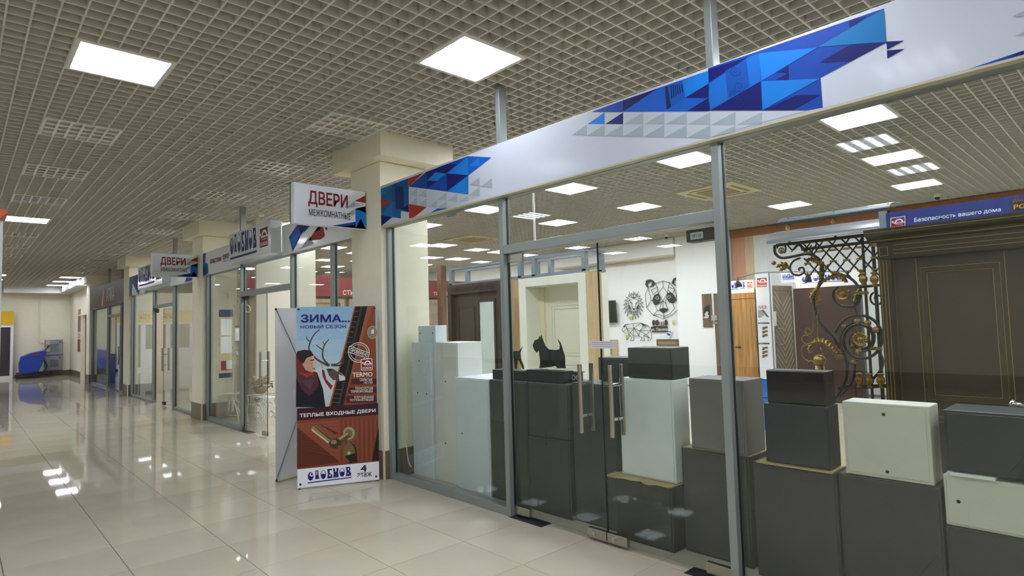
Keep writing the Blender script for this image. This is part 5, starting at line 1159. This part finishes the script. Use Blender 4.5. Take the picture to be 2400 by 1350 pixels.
# chevron door: leaf turned away
A_ = at(1690+528/4.5, 560+490/4.5, 'x', XS+.05); Bp = at(1690+748/4.5, 560+520/4.5, 'x', XS+.75)
fc = Fr((A_.x, A_.y, 0), Vector((Bp.x-A_.x, Bp.y-A_.y, 0))); wC = Vector((Bp.x-A_.x, Bp.y-A_.y, 0)).length; hC = min(A_.z, 2.15)
t = thing('entrance_door', 'taupe entrance door with chevron grooves right of the information pillar', 'door', fc.p(wC/2, 0, 0), 'entrance doors on display')
lf = MB().fbox(fc, .03, .02, wC, hC, 0, -.07).build('leaf', CHV, t); mm = MB(); moulding(mm, fc, .03, .08, wC-.03, hC-.06, 0, .03, .008); mm.build('edge_moulding', CHV, lf)
mm = MB()
for i in range(16):
    v = .15+.12*i
    for s in (0, 1):
        u0_, u1_ = (.07, wC/2) if s == 0 else (wC/2, wC-.07); va, vb_ = (v+.3, v) if s == 0 else (v, v+.3)
        if max(va, vb_) < hC-.1: mm.fprism(fc, [(u0_, va), (u1_, vb_), (u1_, vb_+.02), (u0_, va+.02)], .0005, .004)
mm.build('chevron_groove', mat('groove_light', '#b9a98e', .5), lf)
for v in (1.0, 1.3): h = MB(); h.tube([fc.p(.08, v, .0), fc.p(.08, v, .05), fc.p(.2, v, .05)], .012, 6); h.build('handle', CHROME, lf)
MB().fbox(fc, .02, 1.35, .1, 1.62, .001, .01).build('price_card', WHITE, lf)
# dark brown door
t = thing('entrance_door', 'dark brown entrance door behind the iron scrollwork', 'door', (XS+.2, 4.1, 0), 'entrance doors on display'); a = at(1858, 678, 'x', XS); b = at(2005, 668, 'x', XS); f3_ = FX(XS)
MB().fbox(f3_, -a.y, 0, -b.y, 2.02, 0, -.12).build('frame', DBR, t)
lf = MB().fbox(f3_, -a.y+.1, .03, -b.y-.1, 1.93, .001, .012).build('leaf', DBR, t)
MB().fbox(f3_, -b.y+.002, 0, -b.y+.06, 2.02, .0, -.12).build('hinge_post', mat('frame_black', '#2a2426', .4), t)
header('white header board over the dark brown door', -a.y+.05, -b.y+.1, 2.022, 2.27, FX(XS+.02), False)
header('white header board over the chevron door', -A_.y+.02, -a.y-.05, 2.16, 2.36, FX(XS+.45), True)
# rail with clip lamps
rp = [at(*q, 'x', 11.0) for q in ((1718, 654), (1775, 640), (1800, 638), (1990, 636))]
t = thing('lamp_rail', 'thin grey lamp rail above the entrance doors', 'rail', (11.0, rp[2].y, rp[2].z-.05)); MB().tube(rp, .012, 6).build('rail', ALUD, t)
MB().fbox(FX(11.0), -rp[2].y-.01, .0, -rp[2].y+.01, rp[2].z, -.03, -.05).build('support', ALUD, t)
WARM = emit('warm_spot', '#ffd9a0', 40.0)
for i, q in enumerate(((1730, 664), (1893, 652))):
    c = at(*q, 'x', 11.0); l = thing('clip_lamp', ['black clip lamp over the warm oak door', 'black clip lamp over the dark brown door'][i], 'lamp', c, 'clip lamps on the rail')
    MB().lathe([(.06, -.07), (.05, 0), (.02, .05)], c, 10, axis=(-.4, 0, .9)).build('shade', BLACK, l); MB().tube([c+Vector((0, 0, .04)), c+Vector((.0, 0, .13))], .008, 6).build('arm', BLACK, l)
    MB().ball(c+Vector((.03, 0, -.075)), .03, 8).build('bulb', WARM, l)
# blue crates
BLU = mat('blue_plastic', '#1668b8', .4)
for i, z in enumerate((.0, .22, .44)):
    c = at(1790, 940, 'x', 8.2); t = thing('blue_crate', ['blue plastic crate at the bottom of the stack', 'blue plastic crate in the middle of the stack', 'blue plastic crate on top of the stack'][i], 'crate', (c.x, c.y, z), 'stacked blue crates'); m_ = MB()
    x0, x1, y0, y1 = c.x-.18, c.x+.18, c.y-.2, c.y+.2
    m_.box(x0, y0, z, x1, y1, z+.02); m_.box(x0, y0, z+.02, x0+.015, y1, z+.21); m_.box(x1-.015, y0, z+.02, x1, y1, z+.21); m_.box(x0, y0, z+.02, x1, y0+.015, z+.21); m_.box(x0, y1-.015, z+.02, x1, y1, z+.21)
    m_.build('body', BLU, t); MB().box(x0-.012, y0-.012, z+.17, x0, y1+.012, z+.2).build('rim', BLU, t)
# ceiling cameras
for i, (x, y, lab) in enumerate(((1562, 556, 'small white dome camera at the corner of the boxed beam'), (2197, 463, 'small white dome camera by the orange band'))):
    c = at(x, y, 'z', 3.42); c.x = min(c.x, 12.2); t = thing('dome_camera', lab, 'camera', (c.x, c.y, 3.4), 'small dome cameras'); MB().lathe([(.05, 0), (.05, .06)], (c.x, c.y, 3.424), 12).build('housing', WHITE, t); MB().ball((c.x, c.y, 3.42), .04, 10).build('lens_dome', BLACK, t)
# ---- small things on the glass front
t = thing('door_closer_unit', 'dark electric lock box with number label above the right door', 'lock box', (3.36, 1.87, 2.0)); f = FX(3.312)
MB().box(3.312, 1.742, 1.995, 3.39, 1.955, 2.068).build('box', mat('lock_box_dark', '#3d3c3a', .5), t); pr = Print(Fr((3.312, 0, 0), (0, -1, 0)), .001, .0006)
pr.uv([(-1.928, 2.008), (-1.842, 2.008), (-1.842, 2.05), (-1.928, 2.05)], '#cfd3d6', 0); pr.text('№118', '#3a3a3a', (-1.915, 2.017, -1.856, 2.041), 1, .01); pr.text('сп', '#c03018', (-1.80, 2.015, -1.765, 2.035), 1, .02); pr.done('label', t)
t = thing('door_note', 'small white paper note taped across the door gap', 'note', (3.29, 2.67, 1.26)); c0 = at(1384, 816, 'x', 3.293); c1 = at(1440, 800, 'x', 3.293)
tag(MB().box(3.2925, c1.y, c0.z-.002, 3.2945, c0.y, c1.z+.002).build('paper', mat('note_paper', '#c9c8d0', .7), t))
pr = Print(FX(3.2925), .0005, .0004)
for i in range(3): pr.uv([(-c0.y+.015, c0.z+.012+.014*i), (-c1.y-.02, c0.z+.012+.014*i), (-c1.y-.02, c0.z+.015+.014*i), (-c0.y+.015, c0.z+.015+.014*i)], '#8a8a98', 0)
pr.done('writing', t)
c = at(1250, 452, 'x', 4.4); c2_ = at(1243, 600, 'x', 4.4)
tag(MB().tube([(4.4, c.y, ZC+.03), (4.4, c.y, 2.35)], .012, 6).build('hanging_conduit', WHITE, loc=(4.4, c.y, 2.35)), 'thin white vertical conduit hanging behind the glass over the doors', 'conduit')
tag(MB().tube(bez([(3.40, 5.36, .52), (3.42, 5.33, .3), (3.45, 5.345, .14), (3.485, 5.35, .08)], 6), .006, 6).build('white_cable', WHITE, loc=(3.42, 5.3, .01)), 'white cable hanging in the corner by the pillar', 'cable')
t = thing('acrylic_holder', 'small clear acrylic holder hanging below the fascia inside', 'holder', (3.36, 4.45, 2.4)); a = at(1050, 500, 'x', 3.36); b = at(1072, 490, 'x', 3.36)
MB().box(3.35, b.y, a.z-.04, 3.353, a.y, a.z+.06).build('sheet', mat('acrylic', '#b9cfc6', .1), t)

# ================================================================== SECOND SHOP INTERIOR
IW = mat('white_iron', '#e8e6da', .4)
rk = thing('iron_coat_rack', 'white wrought iron coat rack with scroll arms behind the second shop window', 'rack', (3.66, 10.45, 0)); fr = FX(3.62)
ck = 3.65
def rq(x, y, d=0.0): u, v = fr.px(480+x/ck, 660+y/ck); return fr.p(u, max(v, .01), d)
def rs(pts, r=.009, d=0.0): MB().tube(bez([rq(x, y, d) for x, y in pts], 5), r, 6).build('scroll', IW, rk, smooth=True)
MB().tube([rq(238, 1110), rq(240, 700), rq(235, 280)], .016, 8).build('stem', IW, rk)
for l in ([(235, 290), (200, 240), (160, 160), (165, 110), (190, 90), (208, 115), (195, 150), (175, 150)], [(240, 290), (270, 230), (295, 170), (310, 110), (285, 85), (262, 110), (268, 150), (290, 150)], [(235, 290), (180, 220), (120, 190), (80, 215), (80, 250), (105, 262), (122, 245)], [(240, 290), (300, 230), (355, 200), (385, 220), (383, 255), (358, 262), (350, 240)], [(180, 180), (140, 130), (150, 95), (185, 92)], [(250, 290), (280, 240), (250, 210), (265, 200)],
          [(238, 540), (215, 590), (200, 570), (212, 555)], [(238, 545), (262, 590), (280, 575), (268, 560)], [(235, 640), (205, 600), (200, 630)], [(240, 640), (270, 600), (282, 630)], [(235, 430), (205, 380), (190, 390), (200, 410)]): rs(l)
for l in ([(238, 960), (225, 1010), (190, 1100), (130, 1175)], [(240, 960), (255, 1010), (285, 1090), (305, 1190)], [(238, 980), (215, 1110), (180, 1190)], [(242, 980), (300, 1090), (340, 1160)]): rs(l, .011, .03)
rs([(140, 1150), (310, 1145)], .008, .03)
for l in ([(235, 970), (200, 1030), (160, 1025), (150, 985), (185, 960), (205, 985), (185, 1005)], [(245, 970), (280, 1030), (310, 1020)]): rs(l, .010)
MB().lathe([(.17, -.006), (.17, .006)], rq(235, 955, 0), 16).build('shelf_ring', IW, rk)
# bench shelf with flowers
bn = thing('iron_plant_stand', 'white wrought iron two step plant stand behind the second shop door', 'stand', (3.75, 9.3, 0)); fr = FX(3.62)
for dd_ in (0, -.22):
    for l in ([(362, 975), (480, 968), (505, 965), (518, 1000), (512, 1060)], [(365, 1050), (450, 1045), (480, 1080), (505, 1140), (512, 1210)], [(365, 985), (372, 1040), (362, 1120), (370, 1240)], [(435, 1060), (430, 1130), (445, 1180)], [(495, 970), (505, 1080), (512, 1210)], [(500, 1000), (480, 1030), (495, 1050), (508, 1030)], [(455, 1120), (475, 1150), (455, 1170), (440, 1140), (460, 1115), (490, 1150), (480, 1180)]):
        MB().tube(bez([rq(x, y, dd_) for x, y in l], 5), .009, 6).build('frame_rod', IW, bn, smooth=True)
for y, x0, x1 in ((972, 362, 500), (1048, 365, 455)):
    a = rq(x0, y); b = rq(x1, y); MB().box(3.62, b.y, a.z-.006, 3.84, a.y, a.z+.004).build('shelf', IW, bn)
fp = thing('flower_pot', 'round pot of orange artificial roses on the white plant stand', 'flower pot', rq(422, 968, -.1)); cb = rq(425, 966, -.1); TER = mat('terracotta', '#8d6e58', .7, var=.1)
MB().lathe([(.06, 0.006), (.1, .05), (.11, .1), (.1, .12)], cb, 14).build('pot', TER, fp, smooth=True)
random.seed(11); LEAF = mat('leaf_green', '#4d6340', .6, var=.2); ROSE = mat('rose_orange', '#d98a62', .6, var=.15)
for i in range(9):
    a = random.uniform(0, 6.28); r = random.uniform(.03, .14); c = cb+Vector((r*math.cos(a), r*math.sin(a)*1.3, .19+random.uniform(-.03, .09)))
    MB().ball(c, .035, 8, sc=(1, 1, .8)).build('rose', ROSE, fp, smooth=True)
lm = MB()
for i in range(70):
    a = random.uniform(0, 6.28); r = random.uniform(.02, .18); c = cb+Vector((r*math.cos(a), r*math.sin(a)*1.2, .13+random.uniform(-.03, .12))); v = Vector((random.uniform(-1, 1), random.uniform(-1, 1), random.uniform(-.2, 1))).normalized()*.045; w_ = v.orthogonal().normalized()*.018
    lm.add([c-v, c+w_, c+v, c-w_, c+Vector((0, 0, .004))], [(0, 1, 4), (1, 2, 4), (2, 3, 4), (3, 0, 4), (3, 2, 1, 0)])
tag(lm.build('foliage', LEAF, fp), kind='stuff')
a = rq(400, 1046, -.1); t = thing('flower_bunch', 'small purple artificial flowers on the lower step of the plant stand', 'flowers', a)
for i in range(8): MB().ball(a+Vector((random.uniform(-.03, .03), random.uniform(-.06, .06), .03+.02*i % .08)), .022, 6).build('bloom', mat('bloom_purple', '#9a6ca8', .6), t)
# notice board on the white wall strip behind
sbox('wall_screen', mat('screen_cream', '#cfc8b6', .7), 3.82, 10.62, 0, 4.9, 10.7, ZC-.003); fy = FY(10.62)
t = thing('notice_board', 'cork notice board with papers behind the white coat rack', 'board', fy.p(4.15, 1.1, 0))
def nq(x, y): return fy.px(480+x/ck, 660+y/ck)
def nb(a, h, d0, d1, name): p0 = nq(a[0], a[3]); p1 = nq(a[2], a[1]); MB().fbox(fy, p0[0], p0[1], p1[0], p1[1], d0, d1).build(name, h, t)
nb((120, 305, 232, 780), mat('cork', '#c9b98a', .8, var=.1), 0.002, .012, 'cork_panel'); nb((120, 240, 240, 303), mat('notice_navy', '#39415e', .5), .002, .014, 'header'); nb((135, 320, 180, 460), WHITE, .012, .014, 'paper'); nb((183, 320, 230, 460), WHITE, .012, .014, 'paper'); nb((135, 470, 230, 615), WHITE, .012, .014, 'paper'); nb((137, 675, 232, 762), mat('card_red', '#8a3440', .5), .012, .014, 'paper'); nb((120, 778, 232, 826), mat('notice_navy', '#39415e', .5), .002, .014, 'footer')
nb((180, 672, 232, 750), mat('shield_white', '#d9dee6', .5), .014, .016, 'shield_card')
t = thing('opening_hours_sign', 'narrow paper with navy bars beside the cork board', 'notice', fy.p(*nq(275, 520))); nb((257, 378, 294, 522), WHITE, .002, .006, 'paper'); nb((257, 378, 294, 396), mat('notice_navy', '#39415e', .5), .006, .008, 'bar'); nb((257, 505, 294, 522), mat('notice_navy', '#39415e', .5), .006, .008, 'bar')
# free standing interior doors near the entrance of the second shop
XI = 5.4
for i, (xa, xb_, lab) in enumerate(((470, 625, 'pale cream door with narrow glass strip near the second shop entrance'), (360, 468, 'beige panelled door in the back of the second shop'))):
    f = FX(XI+1.4*i); a = f.px(480+xa/ck, 900); b = f.px(480+xb_/ck, 900)
    t = thing('display_door', lab, 'door', f.p((a[0]+b[0])/2, 0, -.02), 'display doors in the second shop'); ht = 2.12
    MB().fbox(f, a[0], 0, a[0]+.1, ht, .02, -.1).build('casing', BDO, t); MB().fbox(f, b[0]-.1, 0, b[0], ht, .02, -.1).build('casing', BDO, t); MB().fbox(f, a[0]-.03, ht, b[0]+.03, ht+.09, .04, -.1).build('crown', BDO, t)
    lf = MB().fbox(f, a[0]+.1, .01, b[0]-.1, ht, 0, -.04).build('leaf', BDO, t)
    w_ = b[0]-a[0]
    if i == 0: MB().fbox(f, a[0]+.42*w_, .2, a[0]+.62*w_, 1.95, .001, .004).build('glass_strip', mat('dark_door_glass', '#4b5150', .1), lf)
    else:
        for q in range(5): MB().fbox(f, a[0]+.16, .15+.38*q, b[0]-.16, .46+.38*q, .001, .008).build('panel', BDO, lf)
    if i == 0: h = MB(); hp = f.px(480+508/ck, 900); h.tube([f.p(a[0]+.14, 1.0, 0), f.p(a[0]+.14, 1.0, .05), f.p(a[0]+.25, 1.0, .05)], .01, 6); h.build('handle', CHROME, lf)
t = thing('red_header', 'dusty red header board above the second shop display doors', 'sign', (XI+.3, 9.5, 2.2)); f = FX(XI+.2); a = f.px(600, 700); b = f.px(680, 690)
MB().fbox(f, a[0]-.6, 2.24, b[0]+.2, 2.5, 0, -.04).build('panel', RFA, t); pr = Print(f, .002, .002); pr.text('контур', '#d8c8b8', (b[0]-.35, 2.3, b[0]-.0, 2.38), 1, .02); pr.done('lettering', t)
for u in (a[0]-.55, b[0]+.15): MB().fbox(f, u, 0, u+.04, 2.24, -.0, -.04).build('support', ALUD, t)
# ================================================================== THIRD AND FOURTH SHOPS
t = thing('dark_display_door', 'tall dark brown door inside the third shop', 'door', (4.2, 15.0, 0)); MB().box(4.2, 14.3, 0, 4.28, 15.15, 2.25).build('leaf', WDK, t); MB().box(4.17, 15.15, 0, 4.3, 15.25, 2.32).build('casing', WDK, t)
t = thing('red_header', 'dark red fascia band high inside the third shop', 'sign', (6.0, 15, 2.3)); MB().box(6.0, 12.2, 2.3, 6.05, 17.5, 2.75).build('panel', RFA, t); MB().box(6.05, 12.2, 0, 6.1, 12.3, 2.7).build('support', ALUD, t); MB().box(6.05, 17.4, 0, 6.1, 17.5, 2.7).build('support', ALUD, t)
for i in range(2):
    y0 = 19.6+1.0*i
    t = thing('glasses_rack', ['white spectacle display rack behind the optics shop door', 'white spectacle display rack left of the optics shop door'][i], 'rack', (3.75, y0+.3, 0), 'spectacle display racks')
    MB().box(3.72, y0, .1, 3.78, y0+.62, 2.05).build('panel', mat('rack_white', '#e3e6e6', .3), t); MB().box(3.6, y0, 0, 3.95, y0+.62, .1).build('base', BLACK, t)
    for r in range(14):
        for c_ in range(2):
            z = .3+.12*r; y = y0+.16+.3*c_; m_ = MB()
            for s in (-1, 1): m_.tube([Vector((3.705, y+s*.035+.028*math.cos(q*math.pi/4), z+.02*math.sin(q*math.pi/4))) for q in range(8)], .005, 4, closed=True)
            m_.tube([(3.705, y-.01, z), (3.705, y+.01, z)], .005, 4); m_.tube([(3.705, y-.07, z+.01), (3.713, y-.07, z+.01)], .005, 4)
            o = m_.build('glasses', BLACK, loc=(3.705, y, z)); tag(o, 'dark glasses, %s row from the bottom, %s column, rack %s the optics door' % (ord_(r), ['right', 'left'][c_], ['behind', 'left of'][i]), 'glasses', 'glasses on rack %s' % ['one', 'two'][i])
t = thing('blue_cabinet', 'low blue counter inside the optics shop window', 'counter', (4.0, 22.0, 0)); MB().box(3.7, 21.3, 0, 4.2, 23.2, .95).build('body', mat('counter_blue', '#2b458c', .4), t); MB().box(3.66, 21.27, .95, 4.24, 23.23, .99).build('top', WHITE, t)
# ================================================================== FAR END OF THE CORRIDOR
yl_ = thing('yellow_shop_front', 'white framed shop door with yellow sign at the far end', 'shop front', (0.6, 29.7, 0)); YEL = mat('sign_yellow', '#d7a90c', .4)
MB().box(-2.2, 29.6, 2.05, 1.63, 29.72, 2.55).build('sign_panel', YEL, yl_)
pr = Print(FY(29.6), .004, .003); pr.text('МИР ОБУВИ', '#6a2a18', (-.6, 2.2, .9, 2.42), 1, .02); pr.done('lettering', yl_)
WF = mat('white_pvc', '#e6e6ea', .35); DG = mat('dark_shop_glass', '#3a3436', .08)
for i in range(4):
    x0 = 1.63-.95*(i+1); f_ = MB(); f_.box(x0, 29.63, 0, x0+.09, 29.72, 2.05); f_.box(x0+.86, 29.63, 0, x0+.95, 29.72, 2.05); f_.box(x0+.09, 29.63, 1.95, x0+.86, 29.72, 2.05); f_.box(x0+.09, 29.63, 0, x0+.86, 29.72, .12 if i == 0 else .9)
    f_.build('door_frame' if i == 0 else 'window_frame', WF, yl_); MB().box(x0+.09, 29.66, .12 if i == 0 else .9, x0+.86, 29.68, 1.95).build('pane', DG, yl_)
fc_ = thing('fire_hose_cabinet', 'grey double fire hose cabinet on the far wall', 'cabinet', (2.85, 29.9, .17)); FG = mat('cabinet_grey', '#8a8a94', .45)
for i, (z0, z1) in enumerate(((.22, .80), (.82, 1.42))):
    MB().box(2.60, 29.78, z0, 3.16, 29.985, z1).build('body', FG, fc_, bevel=.008); d_ = MB().box(2.62, 29.765, z0+.02, 3.14, 29.785, z1-.02).build('door', FG, fc_); MB().box(2.76, 29.758, z0+.14, 3.03, 29.764, z1-.16).build('window_pane', mat('cab_window', '#6b7370', .1, var=.4, scale=6), d_)
    MB().lathe([(.025, 0), (.025, .015)], (3.07, 29.765, z1-.09), 10, axis=(0, -1, 0)).build('latch', BLACK, d_)
MB().box(2.62, 29.757, 1.24, 2.76, 29.764, 1.40).build('red_label', mat('label_red_white', '#c9a0a0', .5), fc_)
tag(MB().tube([(2.42, 29.97, 3.2), (2.42, 29.97, 1.42), (2.46, 29.97, 1.33), (2.6, 29.97, 1.31)], .02, 8).build('wall_conduit', CREAM, loc=(2.42, 29.97, 1.3)), 'cream conduit running down the far wall to the fire cabinet', 'conduit')
sm = thing('floor_scrubber', 'blue walk-behind floor scrubber machine parked by the far wall', 'scrubber', (2.1, 29.2, 0)); SB = mat('scrubber_blue', '#163a9a', .35); f = FY(29.25)
prof = [(1.80, .18), (1.78, .55), (1.84, .82), (2.10, .95), (2.42, 1.02), (2.56, 1.05), (2.58, .92), (2.46, .5), (2.34, .2)]
MB().fprism(f, prof, .22, -.28).build('tank', SB, sm, bevel=.03)
MB().box(1.68, 29.0, .03, 2.3, 29.5, .14).build('squeegee_deck', BLACK, sm, bevel=.02); pr = Print(Fr((0, 29.03, 0), (1, 0, 0)), .003, .002); pr.uv([(2.15, .84), (2.42, .86), (2.42, .93), (2.15, .91)], '#8a2a4a', 0); pr.done('label', sm)
for y in (29.02, 29.48): MB().lathe([(.1, -.03), (.1, .03)], (2.28, y, .1), 14, axis=(0, 1, 0)).build('wheel', BLACK, sm)
MB().ball((2.6, 29.25, 1.02), .12, 10, sc=(1, 1.4, 1)).build('control_head', mat('grey_plastic', '#9b9788', .5), sm, smooth=True)
MB().tube([(2.55, 29.1, 1.05), (2.68, 29.1, 1.2), (2.68, 29.4, 1.2), (2.55, 29.4, 1.05)], .018, 8).build('handlebar', BLACK, sm); MB().tube(bez([(2.5, 29.2, .7), (2.62, 29.15, .4), (2.5, 29.1, .2), (2.7, 29.1, .12)], 5), .03, 8).build('hose', BLACK, sm, smooth=True)
MB().box(2.3, 29.05, .1, 2.75, 29.45, .2).build('rear_squeegee', BLACK, sm)
t = thing('wall_poster', 'narrow strip of red posters on the right wall at the far end', 'poster', (3.41, 27.6, .9))
for i, (z0, z1, c_) in enumerate(((2.35, 2.55, '#b87a4a'), (1.7, 2.3, '#7a4a44'), (1.45, 1.65, '#c8b8a8'), (.95, 1.42, '#8a4038'))): MB().box(3.408, 27.3, z0, 3.4195, 27.9, z1).build('sheet', mat('poster_%d' % i, c_, .4, var=.2), t)
t = thing('yellow_side_sign', 'narrow yellow sign on the last pillar at the far end', 'sign', (3.6, 24.3, 2.1)); MB().box(3.25, 24.222, 2.1, 3.7, 24.248, 3.2).build('panel', YEL, t)
# ---- kiosk at the left edge
ki = thing('glass_kiosk', 'white framed glass kiosk with orange cornice at the left edge', 'kiosk', (-.5, 6.6, 0)); KW = mat('kiosk_white', '#b9bfbb', .4)
for x, y in ((.225, 5.9), (-1.4, 5.9), (.225, 7.6), (-1.4, 7.6)): MB().box(x-.025, y-.0, 0, x+.025, y+.05, 2.41).build('post', KW, ki)
for a in ((.22, 5.95, .9, .23, 7.6, 2.4), (-1.37, 5.915, .9, .2, 5.925, 2.4)): MB().box(*a).build('glass_pane', GLASS, ki)
MB().box(.205, 5.95, 0, .245, 7.6, .9).build('lower_panel', KW, ki); MB().box(-1.375, 5.9, 0, .2, 5.94, .9).build('lower_panel', KW, ki)
ORC = mat('orange_cornice', '#b5501a', .45); pf = [(.0, 0), (.02, .0), (.07, .05), (.075, .075), (0, .075)]
MB().prism([(.2+d_, 5.82, 2.41+z) for d_, z in pf], (0, 1.9, 0)).build('cornice', ORC, ki); MB().prism([(-1.45, 5.9-d_, 2.41+z) for d_, z in pf], (1.65, 0, 0)).build('cornice', ORC, ki)
MB().box(-1.42, 5.9, 2.41, .2, 7.66, 2.42).build('roof_panel', KW, ki)
tag(MB().lathe([(.03, 0), (.03, .02), (.02, .04), (.015, .042)], (.62, 13.6, 0), 10).build('door_stop', STEEL, loc=(.62, 13.6, 0)), 'small steel door stop on the floor at the left edge', 'door stop')
# ---- smoke detectors
t = thing('smoke_detector', 'small white smoke detector on the corridor ceiling near the second sign', 'detector', (3.5, 8.5, ZC-.05)); c = at(612, 507, 'z', ZC-.03); MB().lathe([(.03, -.03), (.05, -.015), (.05, .01), (.05, .03)], (c.x, c.y, ZC-.002), 12).build('body', WHITE, t)
# ================================================================== PHOTOGRAPHER (stands behind the camera, seen mirrored in the glass)
def person():
    fwd = Vector((math.sin(YAW), math.cos(YAW), 0)); side = Vector((math.cos(YAW), -math.sin(YAW), 0)); up = Vector((0, 0, 1))
    base = Vector((CAM.x, CAM.y, 0))-fwd*.30
    def W(a, b, c): return base+side*a+fwd*b+up*c
    J = {'pel': (0, 0, .95, .15), 'wst': (0, .01, 1.10, .145), 'chs': (0, 0, 1.30, .165), 'nk0': (0, .01, 1.44, .075), 'nk1': (0, .03, 1.50, .062), 'hd0': (0, .05, 1.56, .085), 'hd1': (0, .055, 1.64, .095), 'hd2': (0, .045, 1.71, .075)}
    E_ = [('pel', 'wst'), ('wst', 'chs'), ('chs', 'nk0'), ('nk0', 'nk1'), ('nk1', 'hd0'), ('hd0', 'hd1'), ('hd1', 'hd2')]
    for s, n in ((-1, 'l'), (1, 'r')):
        J.update({n+'sh': (s*.17, 0, 1.39, .075), n+'el': (s*.26, .06, 1.14, .055), n+'fa': (s*.19, .15, 1.32, .045), n+'wr': (s*.11, .20, 1.47, .032), n+'hd': (s*.085, .215, 1.51, .033),
                  n+'hp': (s*.09, 0, .88, .115), n+'kn': (s*.11, .03 if s > 0 else -.02, .49, .072), n+'cf': (s*.115, -.01, .33, .066), n+'an': (s*.12, -.02, .09, .045), n+'ft': (s*.14, .10, .045, .042), n+'to': (s*.15, .19, .035, .032)})
        E_ += [('chs', n+'sh'), (n+'sh', n+'el'), (n+'el', n+'fa'), (n+'fa', n+'wr'), (n+'wr', n+'hd'), ('pel', n+'hp'), (n+'hp', n+'kn'), (n+'kn', n+'cf'), (n+'cf', n+'an'), (n+'an', n+'ft'), (n+'ft', n+'to')]
        for f_ in range(4):
            a = n+'f%d' % f_; y = 1.535-.02*f_; J[a+'a'] = (s*.07, .235-.004*f_, y-.0, .010); J[a+'b'] = (s*.05, .252, y, .0095); J[a+'c'] = (s*.026, .25, y+.002, .0085); E_ += [(n+'hd', a+'a'), (a+'a', a+'b'), (a+'b', a+'c')]
        J[n+'ta'] = (s*.07, .20, 1.545, .012); J[n+'tb'] = (s*.05, .195, 1.57, .0095); E_ += [(n+'hd', n+'ta'), (n+'ta', n+'tb')]
    names = list(J); me = bpy.data.meshes.new('person_body'); me.from_pydata([tuple(W(*J[k_][:3])-base) for k_ in names], [(names.index(a), names.index(b)) for a, b in E_], [])
    o = bpy.data.objects.new('person_body', me); col.objects.link(o)
    sk = o.modifiers.new('skin', 'SKIN'); sk.use_smooth_shade = True
    for i, k_ in enumerate(names): me.skin_vertices[0].data[i].radius = (J[k_][3], J[k_][3])
    me.skin_vertices[0].data[0].use_root = True
    sb = o.modifiers.new('sub', 'SUBSURF'); sb.levels = 1; sb.render_levels = 1
    dg = bpy.context.evaluated_depsgraph_get(); dg.update(); m2 = bpy.data.meshes.new_from_object(o.evaluated_get(dg)); bpy.data.objects.remove(o)
    SKIN, JACK, JEAN, SHOE = mat('skin', '#b98d76', .6), mat('dark_jacket', '#1c1d22', .8), mat('dark_jeans', '#2a2f3a', .85), mat('shoes', '#1a1917', .6)
    m2.materials.clear()
    for q in (JACK, JEAN, SKIN, SHOE): m2.materials.append(q)
    for pl in m2.polygons:
        c = pl.center; f_ = c.dot(fwd); z = c.z
        if z < .1: i = 3
        elif z < .93: i = 1
        elif z > 1.47: i = 2
        elif f_ > .185 and z > 1.45: i = 2
        else: i = 0
        pl.material_index = i; pl.use_smooth = True
    t = thing('person', 'person in a dark jacket and jeans photographing, mirrored in the glass', 'person', base)
    b = bpy.data.objects.new('body', m2); col.objects.link(b); b.parent = t; ORG[b.name] = base
    HAIR = mat('dark_hair', '#231b17', .7); hm = MB(); hm.ball(W(0, .03, 1.69), .108, 14, sc=(1, 1, .85)); hm.build('hair', HAIR, t, smooth=True)
    for s in (-1, 1): MB().ball(W(s*.095, .045, 1.62), .028, 8, sc=(.6, .6, 1.2)).build('ear', SKIN, t, smooth=True)
    MB().ball(W(0, .15, 1.60), .02, 8).build('nose', SKIN, t, smooth=True)
    for s in (-1, 1): MB().ball(W(s*.034, .135, 1.635), .014, 8).build('eye', mat('eye_dark', '#2a2220', .3), t, smooth=True)
    MB().ball(W(0, .138, 1.555), .022, 8, sc=(1.2, .6, .4)).build('mouth', mat('lips', '#96584c', .5), t, smooth=True)
    # the camera in the hands
    c0 = CAM-CF*.11; k = thing('photo_camera', 'black camera held by the photographer', 'camera', c0-CU*.05); q = MB()
    f2_ = Fr(c0, CR, CU); MB().fbox(f2_, -.065, -.045, .065, .045, .03, -.03).build('body', BLACK, k, bevel=.008)
    MB().lathe([(.036, 0), (.036, .05), (.034, .055)], c0+CF*.03, 14, axis=CF).build('lens', BLACK, k)
person()
